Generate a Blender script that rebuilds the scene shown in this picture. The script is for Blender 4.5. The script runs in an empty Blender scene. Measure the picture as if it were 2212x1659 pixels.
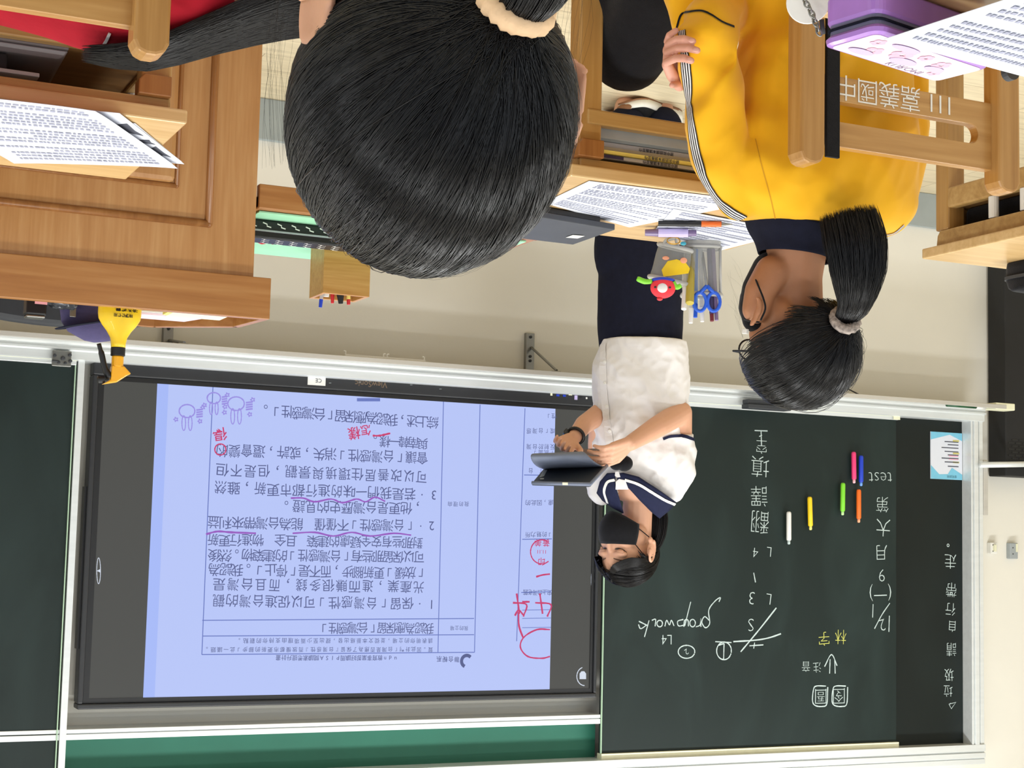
import bpy, bmesh, math, random
import numpy as np
from mathutils import Vector, Matrix, Euler, Quaternion, noise
from mathutils.bvhtree import BVHTree
SC = bpy.context.scene
COL = SC.collection
random.seed(7)
PI = math.pi
def V(*a): return Vector(a)

# ---------------------------------------------------------------- camera (the photo was taken upside down)
IMW, IMH, FOC = 2212.0, 1659.0, 3450.0
CAM = V(0, 0, 1.38)
YAW, PITCH, ROLL = math.radians(25.2484), math.radians(-5.617), math.radians(1.349)
def _cam_axes():
    cy, sy = math.cos(YAW), math.sin(YAW); cp, sp = math.cos(PITCH), math.sin(PITCH); cr, sr = math.cos(ROLL), math.sin(ROLL)
    R0 = np.array([[1, 0, 0], [0, 0, -1], [0, 1, 0]], float)
    Rz = np.array([[cy, -sy, 0], [sy, cy, 0], [0, 0, 1]])
    Rx = np.array([[1, 0, 0], [0, cp, -sp], [0, sp, cp]])
    Rr = np.array([[cr, -sr, 0], [sr, cr, 0], [0, 0, 1]])
    return Rr @ R0 @ (Rz @ Rx).T
AX = _cam_axes()
RIGHT, DOWN, FWD = Vector(AX[0]), Vector(AX[1]), Vector(AX[2])
cam = bpy.data.cameras.new('camera'); cam_o = bpy.data.objects.new('camera', cam); COL.objects.link(cam_o)
cam.sensor_width = 36.0; cam.lens = FOC / IMW * 36.0; cam.clip_start = 0.05; cam.clip_end = 60
m = Matrix((-RIGHT, DOWN, -FWD)).transposed().to_4x4(); m.translation = CAM
cam_o.matrix_world = m
SC.camera = cam_o

# ---------------------------------------------------------------- light, exposure
SC.view_settings.view_transform = 'Standard'; SC.view_settings.look = 'None'
SC.view_settings.gamma = 1.0; SC.view_settings.use_curve_mapping = False
SC.view_settings.exposure = 0.0
world = bpy.data.worlds.new('daylight'); SC.world = world; world.use_nodes = True
bg = world.node_tree.nodes['Background']; bg.inputs[0].default_value = (0.84, 0.92, 1.0, 1); bg.inputs[1].default_value = 0.85
LAMP_W = 19.5
def area(name, loc, sx, sy, power, col=(0.955, 0.985, 1.0), rot=(0, 0, 0)):
    l = bpy.data.lights.new(name, 'AREA'); l.shape = 'RECTANGLE'; l.size = sx; l.size_y = sy; l.energy = power; l.color = col
    o = bpy.data.objects.new(name, l); COL.objects.link(o); o.location = loc; o.rotation_euler = rot; return o
LAMPS = [(x, y) for y in (0.35, 2.0, 3.55) for x in (-3.6, -1.2, 1.2)]
for (x, y) in LAMPS:
    area('ceiling_lamp_light', (x, y, 2.98), 1.2, 0.28, LAMP_W * (1.3 if x < -3 else 1.0))
area('blackboard_lamp_light', (-2.6, 3.75, 2.85), 2.6, 0.10, 16, rot=(math.radians(38), 0, 0))

# ---------------------------------------------------------------- pixel -> place helpers
def ray(x, y):
    u, v = IMW - x - IMW / 2, IMH - y - IMH / 2
    return RIGHT * (u / FOC) + DOWN * (v / FOC) + FWD
def at(x, y, Y):
    w = ray(x, y); return CAM + w * (Y / w.y)
def onz(x, y, z):
    w = ray(x, y); return CAM + w * ((z - CAM.z) / w.z)
def atd(x, y, d):
    return CAM + ray(x, y) * d
HR = V(RIGHT.x, RIGHT.y, 0).normalized()      # level direction across the view
HF = V(FWD.x, FWD.y, 0).normalized()          # level direction away from the viewer
UP = V(0, 0, 1)

# ---------------------------------------------------------------- materials
def lin(c):
    return tuple(((v / 255.0) / 12.92 if v <= 10.3 else (((v / 255.0) + 0.055) / 1.055) ** 2.4) for v in c) + (1.0,)
def nmat(name):
    mt = bpy.data.materials.new(name); mt.use_nodes = True
    nt = mt.node_tree; return mt, nt, nt.nodes['Principled BSDF']
def pmat(name, rgb, rough=0.5, metal=0.0, spec=0.5, var=0.05, scale=30, bump=0.0, bscale=200, coat=0.0, sheen=0.0, trans=0.0, alpha=1.0, sss=0.0, stretch=(1, 1, 1)):
    """plain procedural material: colour with slight noise variation and optional fine bump"""
    mt, nt, b = nmat(name); c = lin(rgb); N = nt.nodes; L = nt.links
    tc = N.new('ShaderNodeTexCoord'); mp = N.new('ShaderNodeMapping'); mp.inputs['Scale'].default_value = stretch
    L.new(tc.outputs['Object'], mp.inputs[0])
    n = N.new('ShaderNodeTexNoise'); n.inputs['Scale'].default_value = scale; n.inputs['Detail'].default_value = 4
    L.new(mp.outputs[0], n.inputs['Vector'])
    r = N.new('ShaderNodeValToRGB')
    r.color_ramp.elements[0].position = 0.3; r.color_ramp.elements[1].position = 0.7
    r.color_ramp.elements[0].color = tuple(max(0, v * (1 - var)) for v in c[:3]) + (1,)
    r.color_ramp.elements[1].color = tuple(min(1, v * (1 + var)) for v in c[:3]) + (1,)
    L.new(n.outputs['Fac'], r.inputs[0]); L.new(r.outputs[0], b.inputs['Base Color'])
    b.inputs['Roughness'].default_value = rough; b.inputs['Metallic'].default_value = metal
    b.inputs['Specular IOR Level'].default_value = spec; b.inputs['Coat Weight'].default_value = coat
    b.inputs['Sheen Weight'].default_value = sheen; b.inputs['Transmission Weight'].default_value = trans
    b.inputs['Alpha'].default_value = alpha
    if sss: b.inputs['Subsurface Weight'].default_value = sss; b.inputs['Subsurface Radius'].default_value = (0.02, 0.008, 0.004); b.inputs['Subsurface Scale'].default_value = 0.4
    if bump:
        n2 = N.new('ShaderNodeTexNoise'); n2.inputs['Scale'].default_value = bscale; n2.inputs['Detail'].default_value = 3
        L.new(mp.outputs[0], n2.inputs['Vector'])
        bp = N.new('ShaderNodeBump'); bp.inputs['Strength'].default_value = bump; bp.inputs['Distance'].default_value = 0.004
        L.new(n2.outputs['Fac'], bp.inputs['Height']); L.new(bp.outputs[0], b.inputs['Normal'])
    return mt
def wood(name, dark, mid, light, grain='X', scale=1.0, rough=0.35, coat=0.15):
    mt, nt, b = nmat(name); N = nt.nodes; L = nt.links
    tc = N.new('ShaderNodeTexCoord'); mp = N.new('ShaderNodeMapping')
    s = {'X': (1.2, 22, 22), 'Y': (22, 1.2, 22), 'Z': (22, 22, 1.2)}[grain]
    mp.inputs['Scale'].default_value = tuple(v * scale for v in s)
    oi = N.new('ShaderNodeObjectInfo'); ad = N.new('ShaderNodeVectorMath'); ad.operation = 'ADD'
    mu = N.new('ShaderNodeVectorMath'); mu.operation = 'SCALE'; mu.inputs['Scale'].default_value = 7.0
    cb = N.new('ShaderNodeCombineXYZ')
    for i in range(3): L.new(oi.outputs['Random'], cb.inputs[i])
    L.new(cb.outputs[0], mu.inputs[0]); L.new(tc.outputs['Object'], ad.inputs[0]); L.new(mu.outputs[0], ad.inputs[1])
    L.new(ad.outputs[0], mp.inputs[0])
    n = N.new('ShaderNodeTexNoise'); n.inputs['Scale'].default_value = 1.0; n.inputs['Detail'].default_value = 6; n.inputs['Distortion'].default_value = 1.6
    L.new(mp.outputs[0], n.inputs['Vector'])
    n2 = N.new('ShaderNodeTexNoise'); n2.inputs['Scale'].default_value = 5.0; n2.inputs['Detail'].default_value = 3; L.new(mp.outputs[0], n2.inputs['Vector'])
    mx = N.new('ShaderNodeMix'); mx.inputs[0].default_value = 0.35
    L.new(n.outputs['Fac'], mx.inputs[2]); L.new(n2.outputs['Fac'], mx.inputs[3])
    r = N.new('ShaderNodeValToRGB'); e = r.color_ramp.elements
    e[0].position = 0.30; e[0].color = lin(dark); e[1].position = 0.68; e[1].color = lin(light)
    k = e.new(0.5); k.color = lin(mid)
    L.new(mx.outputs[0], r.inputs[0]); L.new(r.outputs[0], b.inputs['Base Color'])
    b.inputs['Roughness'].default_value = rough; b.inputs['Coat Weight'].default_value = coat; b.inputs['Coat Roughness'].default_value = 0.2
    bp = N.new('ShaderNodeBump'); bp.inputs['Strength'].default_value = 0.08; bp.inputs['Distance'].default_value = 0.002
    L.new(mx.outputs[0], bp.inputs['Height']); L.new(bp.outputs[0], b.inputs['Normal'])
    return mt
def emit(name, rgb, strength=1.0):
    mt = bpy.data.materials.new(name); mt.use_nodes = True; nt = mt.node_tree
    b = nt.nodes['Principled BSDF']; b.inputs['Base Color'].default_value = (0.004, 0.004, 0.004, 1); b.inputs['Roughness'].default_value = 0.35
    b.inputs['Specular IOR Level'].default_value = 0.25
    b.inputs['Emission Color'].default_value = lin(rgb); b.inputs['Emission Strength'].default_value = strength
    return mt

M = {}
M['wall'] = pmat('wall_paint', (232, 228, 217), 0.75, var=0.02, scale=3, bump=0.05, bscale=120)
M['ceiling'] = pmat('ceiling_paint', (240, 238, 230), 0.85, var=0.01, scale=4)
M['baseboard'] = pmat('baseboard_grey', (160, 168, 168), 0.45, var=0.05, scale=12)
M['alu'] = pmat('brushed_aluminium', (224, 227, 226), 0.3, metal=0.3, var=0.04, scale=60, stretch=(0.1, 1, 1))
M['alu_dull'] = pmat('dull_aluminium', (196, 192, 184), 0.5, metal=0.25, var=0.05, scale=60, stretch=(0.1, 1, 1))
M['cream'] = pmat('cream_plastic', (232, 230, 200), 0.5, var=0.04)
M['white'] = pmat('white_plastic', (232, 230, 224), 0.4, var=0.03)
M['grey_plastic'] = pmat('grey_plastic', (160, 166, 168), 0.45, var=0.05)
M['black'] = pmat('black_plastic', (20, 20, 22), 0.4, var=0.1)
M['black_matte'] = pmat('black_matte', (24, 24, 25), 0.75, var=0.1)
M['black_cloth'] = pmat('black_cloth', (19, 19, 23), 0.9, spec=0.2, var=0.2, scale=90, bump=0.25, bscale=500, sheen=0.1)
M['navy_cloth'] = pmat('navy_cloth', (20, 22, 38), 0.9, spec=0.2, var=0.15, scale=60, bump=0.2, bscale=500)
M['navy_collar'] = pmat('navy_collar', (30, 34, 60), 0.85, spec=0.2, var=0.1, scale=80, bump=0.2, bscale=600)
M['white_cloth'] = pmat('white_cloth', (226, 222, 220), 0.85, spec=0.2, var=0.02, scale=20, bump=0.45, bscale=30, sheen=0.1)
M['yellow_cloth'] = pmat('yellow_cloth', (236, 175, 20), 0.8, spec=0.25, var=0.05, scale=14, bump=0.10, bscale=26, sheen=0.15)
M['red_cloth'] = pmat('red_cloth', (160, 18, 36), 0.85, spec=0.2, var=0.06, scale=20, bump=0.15, bscale=120)
M['skin'] = pmat('skin', (214, 163, 134), 0.5, spec=0.35, var=0.05, scale=9, sss=0.12, bump=0.05, bscale=300)
M['skin_tan'] = pmat('skin_tan', (176, 122, 88), 0.5, spec=0.35, var=0.07, scale=12, sss=0.12, bump=0.05, bscale=300)
M['skin_pink'] = pmat('skin_pink', (218, 160, 140), 0.5, spec=0.35, var=0.05, scale=14, sss=0.12)
M['nail'] = pmat('nail', (226, 170, 156), 0.3, var=0.03)
M['hair'] = pmat('black_hair', (13, 12, 14), 0.30, spec=0.42, var=0.25, scale=60)
M['hair_soft'] = pmat('black_hair_soft', (14, 12, 13), 0.34, spec=0.25, var=0.25, scale=60)
M['paper'] = pmat('paper', (216, 219, 228), 0.8, spec=0.2, var=0.01)
M['ink'] = pmat('grey_ink', (160, 162, 182), 0.8, var=0.15)
M['ink_dark'] = pmat('dark_ink', (70, 72, 84), 0.8, var=0.15)
M['ink_red'] = pmat('red_ink', (205, 90, 105), 0.8)
M['chalk'] = pmat('white_chalk', (186, 200, 198), 0.95, var=0.12, scale=400)
M['chalk_yellow'] = pmat('yellow_chalk', (196, 196, 100), 0.95, var=0.12, scale=400)
M['steel'] = pmat('steel', (150, 150, 146), 0.35, metal=0.9, var=0.05)
M['gold'] = pmat('brassy_metal', (200, 150, 60), 0.3, metal=0.8)
M['red'] = pmat('red_plastic', (206, 44, 50), 0.45); M['blue'] = pmat('blue_plastic', (34, 92, 210), 0.4); M['orange'] = pmat('orange_plastic', (240, 110, 30), 0.4)
M['pink'] = pmat('pink_plastic', (232, 60, 120), 0.4); M['lime'] = pmat('lime_plastic', (128, 214, 50), 0.4); M['yellow'] = pmat('yellow_plastic', (246, 206, 24), 0.38, coat=0.2)
M['royal'] = pmat('royal_blue_plastic', (22, 60, 190), 0.4); M['peach'] = pmat('peach_tip', (250, 170, 130), 0.5); M['palepink'] = pmat('pale_pink_tip', (250, 180, 190), 0.5)
M['paleblue'] = pmat('pale_blue_tip', (110, 160, 240), 0.5); M['palegreen'] = pmat('pale_green_tip', (190, 240, 160), 0.5); M['paleyellow'] = pmat('pale_yellow_tip', (252, 236, 130), 0.5)
M['lilac'] = pmat('lilac_vinyl', (168, 120, 205), 0.35, coat=0.3); M['lilac_pale'] = pmat('pale_lilac', (196, 182, 226), 0.4); M['lilac_clear'] = pmat('clear_lilac', (120, 100, 140), 0.25)
M['pinkface'] = pmat('pink_print', (244, 220, 234), 0.4, var=0.04, scale=40)
M['pinkmid'] = pmat('pink_print_mid', (240, 178, 200), 0.4)
M['slate'] = pmat('slate_zip', (108, 106, 136), 0.6)
M['tan_scrunchie'] = pmat('tan_scrunchie', (240, 202, 160), 0.85, var=0.1, scale=60, bump=0.4, bscale=90)
M['lace'] = pmat('patterned_scrunchie', (150, 138, 130), 0.85, var=0.6, scale=160, bump=0.4, bscale=200)
M['mesh_grey'] = pmat('grey_trim', (176, 174, 168), 0.7)
M['mesh'] = pmat('grey_mesh', (170, 170, 165), 0.7, alpha=0.42)
M['clear'] = pmat('clear_plastic', (214, 220, 224), 0.2, alpha=0.5)
M['green_mat'] = pmat('green_mat', (160, 222, 182), 0.5, var=0.03)
M['green_board'] = pmat('green_board', (26, 96, 76), 0.6, var=0.06, scale=6)
M['screen_frame'] = pmat('screen_frame', (37, 38, 41), 0.45, var=0.05)
M['sole'] = pmat('white_sole', (236, 232, 222), 0.6); M['sole_brown'] = pmat('brown_sole', (140, 96, 64), 0.7)
M['purple_cloth'] = pmat('purple_cloth', (78, 72, 112), 0.9, var=0.1, scale=50, bump=0.2, bscale=400)
M['dark_grey'] = pmat('dark_grey', (52, 54, 58), 0.6, var=0.08)
M['pouch'] = pmat('grey_brown_pouch', (112, 104, 104), 0.35, var=0.12, scale=12, stretch=(1, 1, 6))
M['case_grey'] = pmat('tablet_cover_grey', (112, 120, 140), 0.6, var=0.06, scale=30)
M['case_dark'] = pmat('tablet_dark', (36, 42, 52), 0.5, var=0.1)
M['folder'] = pmat('charcoal_folder', (62, 65, 72), 0.55, var=0.06)
M['desk'] = wood('desk_wood_x', (164, 126, 72), (184, 146, 88), (200, 164, 106), 'X')
M['desk_z'] = wood('desk_wood_z', (158, 116, 62), (176, 134, 76), (192, 152, 92), 'Z')
M['desk_top'] = wood('desk_top_wood', (196, 158, 102), (210, 174, 120), (222, 190, 138), 'X', rough=0.3)
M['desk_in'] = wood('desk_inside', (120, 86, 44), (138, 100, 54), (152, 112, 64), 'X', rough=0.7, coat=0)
M['chair_x'] = wood('chair_wood_x', (160, 114, 60), (180, 134, 76), (196, 152, 94), 'X')
M['chair_z'] = wood('chair_wood_z', (156, 110, 56), (176, 130, 72), (192, 148, 90), 'Z')
M['podium'] = wood('podium_wood_z', (172, 120, 68), (186, 136, 84), (198, 152, 100), 'Z', 1.3)
M['podium_x'] = wood('podium_wood_x', (152, 98, 48), (168, 114, 60), (180, 130, 76), 'X', 1.1)
M['podium_dark'] = wood('podium_moulding', (132, 82, 38), (150, 98, 50), (166, 114, 62), 'Z', 1.2)
M['box_wood'] = wood('pen_box_wood', (176, 122, 60), (192, 140, 76), (204, 154, 92), 'X', 2.0)
def board_mat(name, base, dust, amount=0.55):
    mt, nt, b = nmat(name); N = nt.nodes; L = nt.links
    tc = N.new('ShaderNodeTexCoord'); mp = N.new('ShaderNodeMapping'); mp.inputs['Scale'].default_value = (1.6, 1, 0.8); mp.inputs['Rotation'].default_value = (0, 0.5, 0)
    L.new(tc.outputs['Object'], mp.inputs[0])
    n = N.new('ShaderNodeTexNoise'); n.inputs['Scale'].default_value = 2.2; n.inputs['Detail'].default_value = 5; n.inputs['Distortion'].default_value = 0.8
    L.new(mp.outputs[0], n.inputs['Vector'])
    r = N.new('ShaderNodeValToRGB'); r.color_ramp.elements[0].position = 0.45; r.color_ramp.elements[1].position = 0.8
    r.color_ramp.elements[0].color = lin(base)
    a, c = lin(base), lin(dust); r.color_ramp.elements[1].color = tuple(a[i] + (c[i] - a[i]) * amount for i in range(3)) + (1,)
    L.new(n.outputs['Fac'], r.inputs[0]); L.new(r.outputs[0], b.inputs['Base Color'])
    b.inputs['Roughness'].default_value = 0.5; b.inputs['Specular IOR Level'].default_value = 0.3
    return mt
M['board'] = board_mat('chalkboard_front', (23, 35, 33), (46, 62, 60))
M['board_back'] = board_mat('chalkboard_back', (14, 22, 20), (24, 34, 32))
def floor_mat():
    mt, nt, b = nmat('floor_vinyl'); N = nt.nodes; L = nt.links
    tc = N.new('ShaderNodeTexCoord')
    br = N.new('ShaderNodeTexBrick'); br.inputs['Scale'].default_value = 1.0; br.offset = 0.5
    br.inputs['Brick Width'].default_value = 0.9; br.inputs['Row Height'].default_value = 0.15; br.inputs['Mortar Size'].default_value = 0.0012
    br.inputs['Color1'].default_value = lin((234, 218, 184)); br.inputs['Color2'].default_value = lin((228, 210, 174)); br.inputs['Mortar'].default_value = lin((160, 136, 98))
    L.new(tc.outputs['Object'], br.inputs['Vector'])
    mp = N.new('ShaderNodeMapping'); mp.inputs['Scale'].default_value = (3, 30, 1); mp.inputs['Rotation'].default_value = (0, 0, 0.0); L.new(tc.outputs['Object'], mp.inputs[0])
    n = N.new('ShaderNodeTexNoise'); n.inputs['Scale'].default_value = 1.6; n.inputs['Detail'].default_value = 5; n.inputs['Distortion'].default_value = 1.2; L.new(mp.outputs[0], n.inputs['Vector'])
    r = N.new('ShaderNodeValToRGB'); r.color_ramp.elements[0].position = 0.3; r.color_ramp.elements[0].color = (0.72, 0.70, 0.66, 1); r.color_ramp.elements[1].position = 0.6; r.color_ramp.elements[1].color = (1, 1, 1, 1)
    L.new(n.outputs['Fac'], r.inputs[0])
    mx = N.new('ShaderNodeMix'); mx.data_type = 'RGBA'; mx.blend_type = 'MULTIPLY'; mx.inputs[0].default_value = 0.6
    L.new(br.outputs['Color'], mx.inputs[6]); L.new(r.outputs[0], mx.inputs[7]); L.new(mx.outputs[2], b.inputs['Base Color'])
    b.inputs['Roughness'].default_value = 0.35
    return mt
M['floor'] = floor_mat()

# ---------------------------------------------------------------- mesh helpers
def NB(): return bmesh.new()
def box(bm, x0, x1, y0, y1, z0, z1, mi=0):
    vs = [bm.verts.new((x, y, z)) for z in (z0, z1) for (x, y) in ((x0, y0), (x1, y0), (x1, y1), (x0, y1))]
    fs = [(0, 3, 2, 1), (4, 5, 6, 7), (0, 1, 5, 4), (1, 2, 6, 5), (2, 3, 7, 6), (3, 0, 4, 7)]
    for f in fs: bm.faces.new([vs[i] for i in f]).material_index = mi
def obox(bm, c, ax, hs, mi=0):
    """oriented box: centre, three axes, half sizes"""
    ax = [Vector(a).normalized() for a in ax]; c = Vector(c)
    vs = []
    for k in (-1, 1):
        for (i, j) in ((-1, -1), (1, -1), (1, 1), (-1, 1)):
            vs.append(bm.verts.new(c + ax[0] * hs[0] * i + ax[1] * hs[1] * j + ax[2] * hs[2] * k))
    for f in [(0, 3, 2, 1), (4, 5, 6, 7), (0, 1, 5, 4), (1, 2, 6, 5), (2, 3, 7, 6), (3, 0, 4, 7)]:
        bm.faces.new([vs[i] for i in f]).material_index = mi
def frame_of(t, ref=None):
    t = Vector(t).normalized()
    r = Vector(ref) if ref else (V(0, 0, 1) if abs(t.z) < 0.9 else V(0, 1, 0))
    a = t.cross(r).normalized(); b = a.cross(t).normalized()
    return a, b
def tube(bm, pts, rad, n=10, caps=True, ref=None, flat=1.0, mi=0, closed=False):
    """swept tube; rad a number or list; flat squeezes the second axis"""
    pts = [Vector(p) for p in pts]; N = len(pts)
    if not isinstance(rad, (list, tuple)): rad = [rad] * N
    rings = []; a = None
    for i, p in enumerate(pts):
        if closed: t = pts[(i + 1) % N] - pts[i - 1]
        else: t = pts[min(i + 1, N - 1)] - pts[max(i - 1, 0)]
        if t.length < 1e-9: t = V(0, 0, 1)
        t.normalize()
        if a is None: a, b = frame_of(t, ref)
        else:
            a = (a - t * a.dot(t)); a = a.normalized() if a.length > 1e-6 else frame_of(t, ref)[0]; b = a.cross(t).normalized()
        rings.append([bm.verts.new(p + (a * math.cos(2 * PI * k / n) + b * (math.sin(2 * PI * k / n) * flat)) * rad[i]) for k in range(n)])
    M_ = N if closed else N - 1
    for i in range(M_):
        A, B = rings[i], rings[(i + 1) % N]
        for k in range(n):
            bm.faces.new((A[k], A[(k + 1) % n], B[(k + 1) % n], B[k])).material_index = mi
    if caps and not closed:
        bm.faces.new(list(reversed(rings[0]))).material_index = mi; bm.faces.new(rings[-1]).material_index = mi
    return rings
def capsule(bm, p0, p1, r0, r1, n=16, h=5):
    """tapered capsule with round ends"""
    p0, p1 = Vector(p0), Vector(p1); t = (p1 - p0); L = t.length; t = t.normalized() if L > 1e-9 else V(0, 0, 1)
    pts, rs = [], []
    for k in range(h):
        a = PI / 2 * (1 - k / h); pts.append(p0 - t * r0 * math.sin(a)); rs.append(max(r0 * math.cos(a), 1e-4))
    pts.append(p0); rs.append(r0); pts.append(p1 + t * 1e-5); rs.append(r1)
    for k in range(1, h + 1):
        a = PI / 2 * k / h; pts.append(p1 + t * r1 * math.sin(a)); rs.append(max(r1 * math.cos(a), 1e-4))
    a, b = frame_of(t); rings = []
    for p, r in zip(pts, rs):
        rings.append([bm.verts.new(p + (a * math.cos(2 * PI * k / n) + b * math.sin(2 * PI * k / n)) * r) for k in range(n)])
    for i in range(len(rings) - 1):
        for k in range(n): bm.faces.new((rings[i][k], rings[i][(k + 1) % n], rings[i + 1][(k + 1) % n], rings[i + 1][k]))
    bm.faces.new(list(reversed(rings[0]))); bm.faces.new(rings[-1])
def chain(bm, pts, rs, n=16):
    for i in range(len(pts) - 1): capsule(bm, pts[i], pts[i + 1], rs[i], rs[i + 1], n)
def ellipsoid(bm, c, r, ax=None, nu=24, nv=16):
    c = Vector(c); ax = ax or (V(1, 0, 0), V(0, 1, 0), V(0, 0, 1))
    rows = []
    for j in range(nv + 1):
        th = PI * j / nv
        if j in (0, nv): rows.append([bm.verts.new(c + ax[2] * r[2] * math.cos(th))]); continue
        rows.append([bm.verts.new(c + ax[0] * r[0] * math.sin(th) * math.cos(2 * PI * k / nu) + ax[1] * r[1] * math.sin(th) * math.sin(2 * PI * k / nu) + ax[2] * r[2] * math.cos(th)) for k in range(nu)])
    for j in range(nv):
        A, B = rows[j], rows[j + 1]
        for k in range(nu):
            k2 = (k + 1) % nu
            if len(A) == 1: bm.faces.new((A[0], B[k], B[k2]))
            elif len(B) == 1: bm.faces.new((A[k], B[0], A[k2]))
            else: bm.faces.new((A[k], B[k], B[k2], A[k2]))
def rings_loft(bm, rings, caps=True, mi=0):
    vr = [[bm.verts.new(p) for p in r] for r in rings]; n = len(vr[0])
    for i in range(len(vr) - 1):
        for k in range(n): bm.faces.new((vr[i][k], vr[i][(k + 1) % n], vr[i + 1][(k + 1) % n], vr[i + 1][k])).material_index = mi
    if caps: bm.faces.new(list(reversed(vr[0]))); bm.faces.new(vr[-1])
    return vr
def oval(c, a, b, ua, ub, n=32, e=2.0):
    out = []
    for k in range(n):
        t = 2 * PI * k / n; ct, st = math.cos(t), math.sin(t)
        out.append(Vector(c) + Vector(ua) * (a * math.copysign(abs(ct) ** (2 / e), ct)) + Vector(ub) * (b * math.copysign(abs(st) ** (2 / e), st)))
    return out
def prism(bm, pts, d, mi=0):
    """extrude a planar polygon (list of points) by vector d"""
    A = [bm.verts.new(Vector(p)) for p in pts]; B = [bm.verts.new(Vector(p) + Vector(d)) for p in pts]; n = len(A)
    bm.faces.new(A).material_index = mi; bm.faces.new(list(reversed(B))).material_index = mi
    for k in range(n): bm.faces.new((A[k], B[k], B[(k + 1) % n], A[(k + 1) % n])).material_index = mi
def lathe(bm, c, prof, n=24, axis=None, mi=0, caps=True):
    c = Vector(c); ax = Vector(axis).normalized() if axis else V(0, 0, 1); a, b = frame_of(ax)
    rings = [[c + ax * z + (a * math.cos(2 * PI * k / n) + b * math.sin(2 * PI * k / n)) * max(r, 1e-4) for k in range(n)] for (r, z) in prof]
    rings_loft(bm, rings, caps, mi)
def arc_pts(pts, n=8):
    """Catmull-Rom through points"""
    P = [Vector(p) for p in pts]; P = [P[0] * 2 - P[1]] + P + [P[-1] * 2 - P[-2]]; out = []
    for i in range(1, len(P) - 2):
        for k in range(n):
            t = k / n; a, b, c, d = P[i - 1:i + 3]
            out.append(0.5 * ((2 * b) + (c - a) * t + (2 * a - 5 * b + 4 * c - d) * t * t + (3 * b - a - 3 * c + d) * t ** 3))
    out.append(P[-2]); return out
def lerp(a, b, t): return a + (b - a) * t

# ---------------------------------------------------------------- object helpers
def wloc(o):
    p = V(0, 0, 0)
    while o is not None: p = p + o.location; o = o.parent
    return p
def obj(name, bm, mats, parent=None, smooth=False, bevel=0.0, local=False, sub=0, bseg=2):
    """link a bmesh (built in world space unless local) as one mesh object"""
    bmesh.ops.recalc_face_normals(bm, faces=bm.faces[:])
    org = V(0, 0, 0)
    if parent is not None and not local: org = wloc(parent)
    if parent is None and not local and len(bm.verts):
        lo = [min(v.co[i] for v in bm.verts) for i in range(3)]; hi = [max(v.co[i] for v in bm.verts) for i in range(3)]
        org = V((lo[0] + hi[0]) / 2, (lo[1] + hi[1]) / 2, lo[2])
    if org.length: bmesh.ops.translate(bm, verts=bm.verts[:], vec=-org)
    me = bpy.data.meshes.new(name); bm.to_mesh(me); bm.free()
    o = bpy.data.objects.new(name, me); COL.objects.link(o)
    if not isinstance(mats, (list, tuple)): mats = [mats]
    for mt in mats: me.materials.append(M[mt] if isinstance(mt, str) else mt)
    if parent is not None: o.parent = parent
    elif not local: o.location = org
    if smooth:
        for p in me.polygons: p.use_smooth = True
    if bevel:
        md = o.modifiers.new('bevel', 'BEVEL'); md.width = bevel; md.segments = bseg; md.limit_method = 'ANGLE'; md.angle_limit = math.radians(40)
    if sub:
        md = o.modifiers.new('sub', 'SUBSURF'); md.levels = sub; md.render_levels = sub
    return o
def tag(o, label, cat, group=None):
    o['label'] = label; o['category'] = cat
    if group: o['group'] = group
    return o
def thing(name, label, cat, loc, rz=0.0, group=None):
    o = bpy.data.objects.new(name, None); COL.objects.link(o); o.location = loc; o.rotation_euler = (0, 0, rz); o.empty_display_size = 0.05
    return tag(o, label, cat, group)
def struct(name, bm, mat, parent=None, **k):
    o = obj(name, bm, mat, parent, **k); o['kind'] = 'structure'; return o
def dup(root, loc, label, group=None):
    r = root.copy(); COL.objects.link(r); r.location = loc; r['label'] = label
    if group: r['group'] = group
    def rec(a, b):
        for ch in [c for c in COL.objects if c.parent == a]:
            k = ch.copy(); COL.objects.link(k); k.parent = b; rec(ch, k)
    rec(root, r); return r
def evalmesh(bm, mods):
    """run modifiers on a bmesh and return a new bmesh"""
    bmesh.ops.recalc_face_normals(bm, faces=bm.faces[:])
    me = bpy.data.meshes.new('tmp'); bm.to_mesh(me); bm.free()
    o = bpy.data.objects.new('tmp', me); COL.objects.link(o)
    for (t, kw) in mods:
        md = o.modifiers.new(t, t)
        for k, v in kw.items(): setattr(md, k, v)
    dg = bpy.context.evaluated_depsgraph_get(); dg.update()
    me2 = bpy.data.meshes.new_from_object(o.evaluated_get(dg))
    out = bmesh.new(); out.from_mesh(me2)
    bpy.data.objects.remove(o); bpy.data.meshes.remove(me); bpy.data.meshes.remove(me2)
    return out
def fuse(bm, voxel=0.005, smooth=6, fac=0.5):
    """merge overlapping closed shapes into one continuous skin"""
    return evalmesh(bm, [('REMESH', dict(mode='VOXEL', voxel_size=voxel)), ('SMOOTH', dict(iterations=smooth, factor=fac))])
_txt = bpy.data.curves.new('t', 'FONT'); _txt_o = bpy.data.objects.new('t', _txt)
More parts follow.
